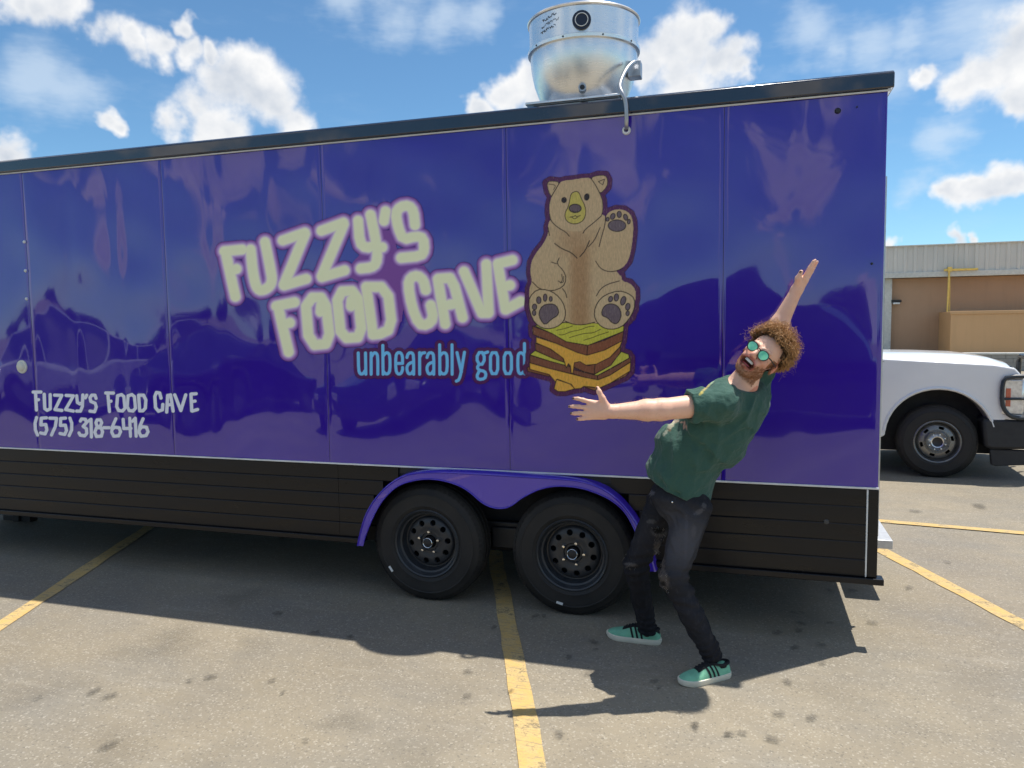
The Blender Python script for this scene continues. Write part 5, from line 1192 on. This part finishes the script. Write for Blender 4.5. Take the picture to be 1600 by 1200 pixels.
# local frame: x forward (nose at +x), y left->right across (near side at y=0), z up; origin under the near front wheel
def arch(cx, r, n=14, z0=.40):
    return [(cx+r*math.cos(t), z0+r*math.sin(t)) for t in np.linspace(0, math.pi, n)]
prof = [(.62, .66)]+[p for p in arch(0, .515, 18, .45)]+[(-.60, .40), (-2.95, .40)]+arch(-3.60, .52, 14, .46)+[(-4.15, .52), (-4.75, .58), (-4.78, 1.18), (-1.05, 1.24), (-.62, 1.30), (.50, 1.235), (.69, 1.20), (.77, 1.10), (.77, .64)]
W = 1.92
body_ = MB().prism(prof, 0, W, 'y').build('body', M_TW, truck, bevel=.045, seg=3)
# hood: crowned loft
rings = []
for (x, ze, zc, ye) in ((-.86, 1.27, 1.335, .05), (-.55, 1.275, 1.35, .05), (-.1, 1.255, 1.345, .055), (.30, 1.235, 1.33, .06), (.52, 1.21, 1.30, .075), (.68, 1.17, 1.25, .10), (.76, 1.10, 1.15, .15)):
    ys = np.linspace(ye, W-ye, 17); u = (ys-W/2)/(W/2-ye)
    z = zc-(zc-ze)*np.abs(u)**5-.012*(np.abs(u) < .55)*(1-np.abs(u))*0
    rings.append([(x, y, zz_) for y, zz_ in zip(ys, z)]+[(x, W-ye-.02, 1.08), (x, ye+.02, 1.08)])
MB().loft(rings).build('hood', M_TW, truck, smooth=50)
MB().tube([(-.83, -.003, 1.255), (-.60, -.004, 1.262), (-.45, .012, 1.262)], .003, 5).build('hood_seam', M_PLAST, truck)
# cab
cab = []
for (z, x0, x1, yi) in ((1.22, -2.95, -.78, .03), (1.45, -2.93, -1.02, .06), (1.75, -2.86, -1.42, .14), (1.86, -2.75, -1.60, .22), (1.89, -2.6, -1.75, .32)):
    cab.append([(x1, yi, z), (x1, W-yi, z), (x0, W-yi, z), (x0, yi, z)])
MB().loft(cab).build('cab', M_TW, truck, bevel=.04, seg=3)
def glass(name, quad, off):
    q = [np.array(p) for p in quad]; nrm = np.cross(q[1]-q[0], q[3]-q[0]); nrm /= np.linalg.norm(nrm); nrm *= np.sign(nrm@np.array(off))
    m = MB(); m.add([p+nrm*.012 for p in q]+[p-nrm*.01 for p in q], [(0, 1, 2, 3), (4, 7, 6, 5)]+[(i, i+4, (i+1) % 4+4, (i+1) % 4) for i in range(4)]); return m.build(name, M_GLASS, truck, bevel=.006)
glass('windshield', [(-.84, .14, 1.30), (-.84, W-.14, 1.30), (-1.40, W-.22, 1.74), (-1.40, .22, 1.74)], (1, 0, .5))
for s_ in (0, 1):
    Yv = lambda y: y if s_ == 0 else W-y
    glass('side_window', [(-1.15, Yv(.045), 1.28), (-1.95, Yv(.04), 1.28), (-1.95, Yv(.125), 1.72), (-1.50, Yv(.125), 1.72)], (0, -1 if s_ == 0 else 1, .3))
    glass('side_window', [(-2.03, Yv(.04), 1.28), (-2.80, Yv(.04), 1.28), (-2.74, Yv(.125), 1.72), (-2.03, Yv(.125), 1.72)], (0, -1 if s_ == 0 else 1, .3))
    MB().box(-1.30, -1.12, Yv(-.20 if s_ == 0 else -.20) if s_ == 0 else W+.02, Yv(-.02) if s_ == 0 else W+.20, 1.28, 1.52).build('wing_mirror', M_PLAST, truck, bevel=.03)
    MB().box(-1.95, -1.80, Yv(.0)-.02 if s_ == 0 else W, Yv(.0)+.0 if s_ == 0 else W+.02, 1.08, 1.11).build('door_handle', M_PLAST, truck, bevel=.008)
MB().tube([(-.80, .10, 1.345), (-.80, .55, 1.36), (-.84, 1.0, 1.37)], .008, 6).tube([(-.70, .02, 1.30), (-.88, .20, 1.335)], .006, 6).build('wiper', M_PLAST, truck)
MB().tube([(-.845, .035, 1.27), (-.85, .03, 1.40), (-.875, .02, 2.02)], [.012, .006, .0035], 6).build('antenna', M_PLAST, truck)
MB().box(-.60, -.56, -.008, .01, .98, 1.16).build('fender_badge', M_PLAST, truck, bevel=.004)
# bed
MB().box(-4.72, -3.0, .10, W-.10, .9, 1.19).build('bed_liner', M_PLAST, truck)
# wheel wells and underbody
MB().box(-.58, .56, .28, .32, .25, 1.07).box(-4.14, -3.06, .16, .20, .20, .98).box(-4.6, .6, .35, W-.35, .34, .62).build('underbody', M_DARK, truck)
MB().tube([(0.53*math.cos(t), .0, .45+.53*math.sin(t)) for t in np.linspace(.25, math.pi-.1, 20)], .018, 6).build('wheel_arch_lip', M_TW, truck, smooth=60)
def make_truck_wheel():
    w = empty('truck_wheel')
    tyre_mesh(.395, .26, .225).build('tyre', M_TYRE, w, smooth=40)
    MB().lathe([(.23, -.100), (.236, -.118), (.226, -.124), (.216, -.116), (.208, -.085), (.20, -.06), (.19, -.05), (.186, .05), (.23, .07)], (0, 0, 0), 'y', 56).build('rim', M_STEEL, w, smooth=30)
    dsc = MB().lathe([(.196, -.052), (.186, -.075), (.17, -.088), (.13, -.092), (.112, -.075), (.10, -.070), (.06, -.07), (.06, -.05), (.17, -.06), (.19, -.04)], (0, 0, 0), 'y', 56, closed=True).build('wheel_disc', M_STEEL, w, smooth=30)
    cut = MB()
    for k in range(6):
        a_ = 2*math.pi*k/6+.55
        for da in (-.12, -.04, .04, .12): cut.tube([(.152*math.cos(a_+da), -.15, .152*math.sin(a_+da)), (.152*math.cos(a_+da), .05, .152*math.sin(a_+da))], .0165, 12)
    for k in range(6):
        pass
    c2 = MB()
    for k in range(6):
        a_ = 2*math.pi*k/6+.55; r0, r1 = .137, .167; pts = [(r0*math.cos(a_+q), r0*math.sin(a_+q)) for q in np.linspace(-.17, .17, 6)]+[(r1*math.cos(a_+q), r1*math.sin(a_+q)) for q in np.linspace(.17, -.17, 6)]
        c2.prism(pts, -.2, .05, 'y')
    boolean(dsc, c2.build('cut', M_STEEL))
    MB().lathe([(0, .0), (.186, .0), (.186, .02)], (0, 0, 0), 'y', 32).build('brake_drum', M_DARK, w)
    MB().lathe([(.052, -.13), (.062, -.134), (.075, -.12), (.095, -.098), (.104, -.080), (.104, -.06)], (0, 0, 0), 'y', 40).build('wheel_cap', M_ALU, w, smooth=35)
    MB().lathe([(0, -.118), (.03, -.118), (.052, -.128), (.054, -.10)], (0, 0, 0), 'y', 32).build('hub', M_BLACK, w, smooth=35)
    for k in range(8):
        a_ = 2*math.pi*k/8; MB().lathe([(0, -.125), (.007, -.124), (.009, -.10)], (.084*math.cos(a_), 0, .084*math.sin(a_)), 'y', 6).build('lug_nut', M_CHROME, w)
    return w
tw0 = make_truck_wheel(); tws = [tw0, copy_tree(tw0), copy_tree(tw0), copy_tree(tw0)]
for w_, (x, y, rz, ra) in zip(tws, ((0, .15, 0, .3), (-3.60, .15, 0, 1.1), (0, W-.15, math.pi, .2), (-3.60, W-.15, math.pi, .7))):
    w_.parent = truck; w_.location = (x, y, .395); w_.rotation_euler = (0, ra, rz)
_nose = set(truck.children)
# nose: headlights, grille, bumper and guard
for s_ in (0, 1):
    y0, y1 = (.004, .30) if s_ == 0 else (W-.30, W-.004)
    hl = MB().box(.62 if False else .66, .875, y0-.012 if s_ == 0 else y0, y1 if s_ == 0 else y1+.012, .70, 1.10).build('headlight', M_LENS, truck, bevel=.03)
    MB().box(.70, .745, y0-.018 if s_ == 0 else y1+.010, y0-.010 if s_ == 0 else y1+.018, .80, .99).build('amber_marker', M_AMBER, hl, bevel=.003)
MB().box(.80, .885, .31, W-.31, .70, 1.10).build('grille', M_PLAST, truck, bevel=.015)
for z in (.78, .88, .98, 1.06): MB().box(.885, .90, .31, W-.31, z-.012, z+.012).build('grille_slat', M_PLAST, truck, bevel=.004)
MB().prism([(.50, .66), (.53, .36), (.60, .34), (1.02, .36), (1.10, .45), (1.10, .62), (1.04, .67)], -.015, W+.015, 'y').build('front_bumper', M_PLAST, truck, bevel=.03)
for ya, yb in ((.02, .08), (W-.08, W-.02)): MB().prism([(.58, .34), (.60, .17), (.64, .16), (.98, .19), (1.0, .34)], ya, yb, 'y').build('air_dam', M_PLAST, truck, bevel=.01)
for ya in (.45, W-.45): MB().tube([(1.0, ya, .36), (1.16, ya, .34), (1.22, ya, .36)], .02, 8).build('tow_hook', M_BLACK, truck, smooth=50)
M_GUARD = simple('satin_black_guard', (.03, .036, .042), .3)
for s_ in (0, 1):
    q = lambda y: y if s_ == 0 else W-y
    lp = [(.66, q(-.035), 1.05), (.70, q(-.035), 1.115), (1.0, q(.0), 1.115), (1.12, q(.12), 1.115), (1.14, q(.40), 1.10), (1.14, q(.42), .72), (1.12, q(.12), .68), (1.0, q(.0), .68), (.78, q(-.035), .68), (.70, q(-.035), .74), (.66, q(-.035), .84)]
    lp = [np.array(p) for p in lp]; Q = []
    for i_ in range(len(lp)):
        A2, B2 = lp[i_], lp[(i_+1) % len(lp)]; Q += [A2*.75+B2*.25, A2*.25+B2*.75]
    MB().tube(Q, .022, 8, closed=True).tube([(.66, q(-.04), .88), (.95, q(-.015), .885), (1.13, q(.15), .885), (1.14, q(.40), .885)], .013, 8).build('headlight_guard', M_GUARD, truck, smooth=60)
MB().tube([(1.15, .42, .45), (1.17, .42, 1.20), (1.16, .55, 1.27), (1.16, W-.55, 1.27), (1.17, W-.42, 1.20), (1.15, W-.42, .45)], .03, 10).tube([(1.16, .42, .9), (1.16, W-.42, .9)], .022, 8).tube([(1.16, .80, .5), (1.16, .80, 1.26)], .022, 8).tube([(1.16, W-.80, .5), (1.16, W-.80, 1.26)], .022, 8).build('grille_guard', M_GUARD, truck, smooth=50)
for o in truck.children:
    if o not in _nose: o.location.x -= .09
MB().box(-4.80, -4.72, .10, W-.10, .45, .62).build('rear_bumper', M_CHROME, truck, bevel=.02)
for y in (.02, W-.14): MB().box(-4.80, -4.74, y, y+.12, .8, 1.12).build('tail_light', M_RED, truck, bevel=.01)
# ------------------------------------------------------------------ warehouse beyond the lot
def corrug(name, c0, c1):
    t = NT(name); P = t.pos(); n1 = t.noise(.25, 5., .6, P); n2 = t.noise(1.2, 5., .65, P, stretch=(3., 1., .25))
    b_ = t.mix(t.mapr(n1, .35, .7), c0, c1); b_ = t.mix(t.mapr(n2, .5, .75, 0., .25), b_, tuple(np.array(c0)*.7)); t.set(base=b_, rough=.6); return t.m
M_FASC = corrug('grey_ribbed_metal', lin((206, 203, 196)), lin((220, 216, 208))); M_GUT = simple('pale_gutter', lin((205, 205, 198)), .5)
M_BROWN = corrug('brown_stucco', lin((178, 142, 112)), lin((189, 152, 121))); M_TAN = corrug('tan_plaster', lin((210, 166, 118)), lin((220, 176, 128)))
M_YEL = simple('yellow_gas_pipe', lin((238, 205, 110)), .45); M_GREYP = simple('grey_painted_block', lin((150, 148, 142)), .8, bump=.2)
BY = 36.
bx = lambda px, py=500: float(ony(px, py, BY)[0])
bz = lambda px, py: float(ony(px, py, BY)[2])
wh = tag(empty('warehouse', (bx(1480), BY, 0)), 'low brown stucco warehouse with grey ribbed metal fascia across the lot', 'building')
def BP(o): o.parent = wh; o.matrix_parent_inverse = Matrix.Translation(-Vector(wh.location)); return o
x0, x1 = bx(1386)-40, bx(1600)+45
ze, zt = bz(1490, 433), bz(1490, 384); zg = bz(1490, 426)
xc = bx(1391)
BP(MB().box(x0, x1, BY, BY+30, 0, ze).build('wall', M_BROWN))
fz = MB(); n = 0; xx = x0; yy = []
pts = []
while xx < x1:
    pts += [(xx, BY-.55), (xx+.20, BY-.55), (xx+.24, BY-.60), (xx+.36, BY-.60), (xx+.40, BY-.55)]; xx += .42
pts += [(x1, BY-.55), (x1, BY+30), (x0, BY+30)]
BP(fz.prism(pts, zg, zt, 'z').build('fascia', M_FASC))
BP(MB().box(x0, x1, BY-.64, BY-.50, ze, zg+.05).build('gutter', M_GUT, bevel=.02))
BP(MB().box(x0, x1, BY-.66, BY+30, zt, zt+.05).build('roof_edge', M_FASC))
BP(MB().box(xc-.32, xc, BY-.30, BY, 0, ze).build('downpipe_column', M_GUT, bevel=.02))
BP(MB().box(bx(1382)-.3, bx(1384), BY-.2, BY, 0, ze).build('downpipe_column', M_FASC, bevel=.02))
lz = bz(1398, 472); lx = bx(1398)
lt = BP(MB().box(lx-.22, lx+.22, BY-.35, BY, lz-.02, lz+.10).build('wall_light', M_BLACK, bevel=.03)); m = MB().box(lx-.15, lx+.15, BY-.36, BY-.05, lz-.11, lz-.025).build('light_lens', M_WHITE, None, bevel=.02); m.parent = lt
tz = bz(1520, 487); tx = bx(1467)
BP(MB().box(tx, x1-2, BY-2.2, BY-.001, 0, tz).build('annex_wall', M_TAN, bevel=.02))
BP(MB().box(tx-.05, x1-1.95, BY-2.25, BY-2.15, tz-.12, tz+.02).build('coping', M_TAN, bevel=.01))
pipe = tag(MB().tube([(bx(1473.5), BY-.75, tz), (bx(1474.5), BY-.75, bz(1474, 423))], .04, 10).tube([(bx(1477.5), BY-.70, tz), (bx(1476), BY-.70, bz(1474, 433))], .02, 8).tube([(bx(1466.5), BY-.75, bz(1466, 423.5)), (bx(1518), BY-.75, bz(1518, 422))], .055, 10).box(bx(1472), bx(1478), BY-.85, BY-.65, bz(1474, 426), bz(1474, 419)).build('gas_pipe', M_YEL, smooth=40), 'yellow gas pipe rising up the brown warehouse wall with a short cross arm', 'pipe')
# low block wall and a grey trailer rail in front of it
WY = 24.
wx = lambda px: float(ony(px, 556, WY)[0]); wzz = lambda py: float(ony(1540, py, WY)[2])
lw = tag(empty('block_wall', (wx(1520), WY, 0)), 'low grey block wall with pale coping behind the white pickup hood', 'wall')
xx = wx(1300); k = 0
o = MB().box(wx(1300), wx(1600)+14, WY+.012, WY+.18, 0, wzz(554)).build('wall_core', M_GREYP); o.parent = lw; o.matrix_parent_inverse = Matrix.Translation(-Vector(lw.location))
bl_me = None
z_ = wzz(554)
nrow = 4; hb = z_/nrow
for r_ in range(nrow):
    for k in range(24):
        xb0 = wx(1440)+k*.41+(.2 if r_ % 2 else 0)
        if bl_me is None:
            q = MB().box(-.198, .198, -.012, .03, .006, hb-.006).build('block', M_GREYP, lw); bl_me = q.data
        else:
            q = bpy.data.objects.new('block', bl_me); col.objects.link(q); q.parent = lw
        q.location = (xb0-lw.location[0], 0, r_*hb)
o = MB().box(wx(1300), wx(1600)+14, WY-.05, WY+.22, z_, z_+.06).build('coping', M_GUT, bevel=.01); o.parent = lw; o.matrix_parent_inverse = Matrix.Translation(-Vector(lw.location))
# ------------------------------------------------------------------ the rest of the lot: vehicles and trees that the glossy trailer side mirrors
def carpaint(name, c):
    t = NT(name); t.set(base=t.mix(t.mapr(t.noise(2.), .3, .7), tuple(np.array(c)*.9), tuple(np.array(c)*1.1)), rough=.25, metal=.2, coat=1., coatr=.03); return t.m
def vehicle(name, label, cat, loc, rz, L, W_, prof_low, cabin, mat, wheels_x, wr=.34):
    """prof_low: side outline (x,z) of the lower body; cabin: (z, x0, x1, inset) rings of the glass house"""
    v = tag(empty(name, (loc[0], loc[1], 0), rz), label, cat, 'vehicles parked across the lot, mirrored in the trailer')
    MB().prism(prof_low, -W_/2, W_/2, 'y').build('body', mat, v, bevel=.07, seg=3)
    rings = [[(x1, -W_/2+i_, z), (x1, W_/2-i_, z), (x0, W_/2-i_, z), (x0, -W_/2+i_, z)] for (z, x0, x1, i_) in cabin]
    MB().loft(rings).build('cabin', M_GLASS, v, bevel=.05)
    z, x0, x1, i_ = cabin[-1]; MB().loft([[(x1+.02, -W_/2+i_-.01, z), (x1+.02, W_/2-i_+.01, z), (x0-.02, W_/2-i_+.01, z), (x0-.02, -W_/2+i_-.01, z)], [(x1-.1, -W_/2+i_+.06, z+.05), (x1-.1, W_/2-i_-.06, z+.05), (x0+.1, W_/2-i_-.06, z+.05), (x0+.1, -W_/2+i_+.06, z+.05)]]).build('roof', mat, v, bevel=.03)
    zb, xb0, xb1, ib = cabin[0]
    for s_ in (-1, 1):
        for (a_, b_) in ((xb1, x1), ((xb0+xb1)/2, (x0+x1)/2), (xb0, x0)): MB().tube([(a_, s_*(W_/2-ib-.01), zb), (b_, s_*(W_/2-i_-.01), z)], .035, 8).build('pillar', mat, v)
        xe = max(p[0] for p in prof_low); xr = min(p[0] for p in prof_low); zm = [p[1] for p in prof_low]; zz_ = .45*min(zm)+.55*max(zm)
        MB().box(xe-.10, xe+.01, s_*W_*.36-.16, s_*W_*.36+.16, zz_-.07, zz_+.07).build('headlight', M_LENS, v, bevel=.02); MB().box(xr-.01, xr+.10, s_*W_*.38-.13, s_*W_*.38+.13, zz_, zz_+.14).build('tail_light', M_RED, v, bevel=.02)
        for x in wheels_x:
            w = empty('car_wheel', (x, s_*(W_/2-.10), wr), 0, v); w.rotation_euler = (0, 0, 0 if s_ < 0 else math.pi)
            MB().lathe([(wr*.6, -.10), (wr*.75, -.115), (wr*.95, -.10), (wr, -.07), (wr, .08), (wr*.9, .1), (wr*.6, .09)], (0, 0, 0), 'y', 32).build('tyre', M_TYRE, w, smooth=40); MB().lathe([(0, -.085), (wr*.3, -.09), (wr*.6, -.10), (wr*.6, .09)], (0, 0, 0), 'y', 24).build('rim', M_STEEL, w, smooth=40)
    return v
def arch2(cx, r): return [(cx+r*math.cos(t), .32+r*math.sin(t)) for t in np.linspace(0, math.pi, 9)]
def lowprof(L, zb, zh, zk, wx): return [(L/2, .35)]+arch2(wx[0], .42)+[(wx[0]-.5, .25), (wx[1]+.5, .25)]+arch2(wx[1], .42)+[(-L/2, .4), (-L/2, zk), (-L/2+.3, zk+.04), (wx[1]+.2, zb), (wx[0]-.55, zb), (L/2-.25, zh), (L/2, zh-.22)]
mir = lambda x, Y: float(ony(x, 500, Y)[0])
vehicle('parked_suv', 'tall dark SUV mirrored behind the person in the purple trailer side', 'car', (mir(1250, 9.5), -9.5), .25, 4.9, 2.0, lowprof(4.9, 1.15, 1.08, 1.1, (1.5, -1.5)), [(1.12, -2.35, 1.05, .04), (1.5, -2.25, .7, .10), (1.82, -2.05, .35, .2)], carpaint('dark_suv_paint', lin((22, 24, 30))), (1.5, -1.5), .38)
vehicle('parked_van', 'black van mirrored at the right end of the purple trailer side', 'van', (mir(1120, 16.), -16.), .1, 5.6, 2.05, lowprof(5.6, 1.3, 1.15, 1.3, (1.8, -1.7)), [(1.25, -2.75, 1.9, .03), (1.9, -2.72, 1.3, .08), (2.5, -2.65, .9, .14)], carpaint('black_van_paint', lin((16, 16, 20))), (1.8, -1.7), .38)
vehicle('parked_sedan', 'dark sedan mirrored below the big lettering with red tail lights', 'car', (mir(350, 8.2), -8.2), 1.75, 4.6, 1.85, lowprof(4.6, .98, .88, .98, (1.35, -1.35)), [(.95, -1.7, .95, .05), (1.25, -1.4, .4, .14), (1.42, -1.0, .05, .22)], carpaint('charcoal_paint', lin((30, 32, 40))), (1.35, -1.35), .33)
vehicle('parked_sedan', 'dark blue sedan mirrored under the word good on the trailer', 'car', (mir(690, 9.), -9.), 1.75, 4.6, 1.85, lowprof(4.6, .98, .88, .98, (1.35, -1.35)), [(.95, -1.7, .95, .05), (1.25, -1.4, .4, .14), (1.42, -1.0, .05, .22)], carpaint('navy_paint', lin((18, 24, 48))), (1.35, -1.35), .33)
vehicle('parked_suv', 'pale silver SUV mirrored above the telephone number on the trailer', 'car', (mir(130, 8.6), -8.6), 1.75, 4.7, 1.95, lowprof(4.7, 1.08, 1.0, 1.05, (1.45, -1.45)), [(1.05, -2.2, 1.0, .04), (1.4, -2.1, .65, .12), (1.7, -1.9, .3, .2)], carpaint('silver_paint', lin((190, 192, 196))), (1.45, -1.45), .36)
# a row of trees along the far edge of the lot
def leaf_mat():
    t = NT('leaf_green'); n1 = t.noise(1.2, 4., .6); t.set(base=t.mix(t.mapr(n1, .3, .7), (.030, .045, .016), (.075, .095, .035)), rough=.7); return t.m
M_LEAF = leaf_mat(); M_BARK = simple('bark', (.10, .075, .055), .9, 0., .3, 6., .4)
tr = np.random.default_rng(5)
def tree(x, y, h, r, label):
    t = tag(empty('lot_tree', (x, y, 0)), label, 'tree', 'trees along the far edge of the lot, mirrored in the trailer')
    m = MB().tube([(0, 0, 0), (.06, .02, h*.3), (-.03, .05, h*.62)], [.20, .15, .08], 8)
    for k in range(5):
        a_ = k*1.3; m.tube([(0, 0, h*(.3+.05*k)), (r*.5*math.cos(a_), r*.5*math.sin(a_), h*(.5+.06*k))], [.08, .03], 6)
    m.build('trunk', M_BARK, t, smooth=60)
    n = 2600; d_ = tr.normal(size=(n, 3)); d_ /= np.linalg.norm(d_, axis=1, keepdims=True); cl = tr.normal(size=(26, 3)); cl /= np.linalg.norm(cl, axis=1, keepdims=True); cl *= tr.uniform(.35, .95, (26, 1))
    c = cl[tr.integers(0, 26, n)]*np.array([r*.75, r*.75, h*.27])+d_*tr.uniform(.1, 1., (n, 1))**.5*r*.34+np.array([0, 0, h*.68])
    a1 = tr.normal(size=(n, 3)); a1 /= np.linalg.norm(a1, axis=1, keepdims=True); b1 = np.cross(a1, d_); b1 /= np.linalg.norm(b1, axis=1, keepdims=True)+1e-6; s_ = tr.uniform(.10, .20, (n, 1))
    V_ = np.stack([c-a1*s_, c+b1*s_*.5, c+a1*s_, c-b1*s_*.5], 1).reshape(-1, 3); npmesh('crown', V_, np.arange(4*n).reshape(-1, 4), M_LEAF, t, False)
for i, X in enumerate(np.linspace(-70, 50, 15)):
    tree(X+tr.uniform(-3, 3), -60+tr.uniform(-4, 4), tr.uniform(3.0, 3.9), tr.uniform(2.6, 3.6), 'dark leafy tree in the row mirrored along the horizon of the trailer side')
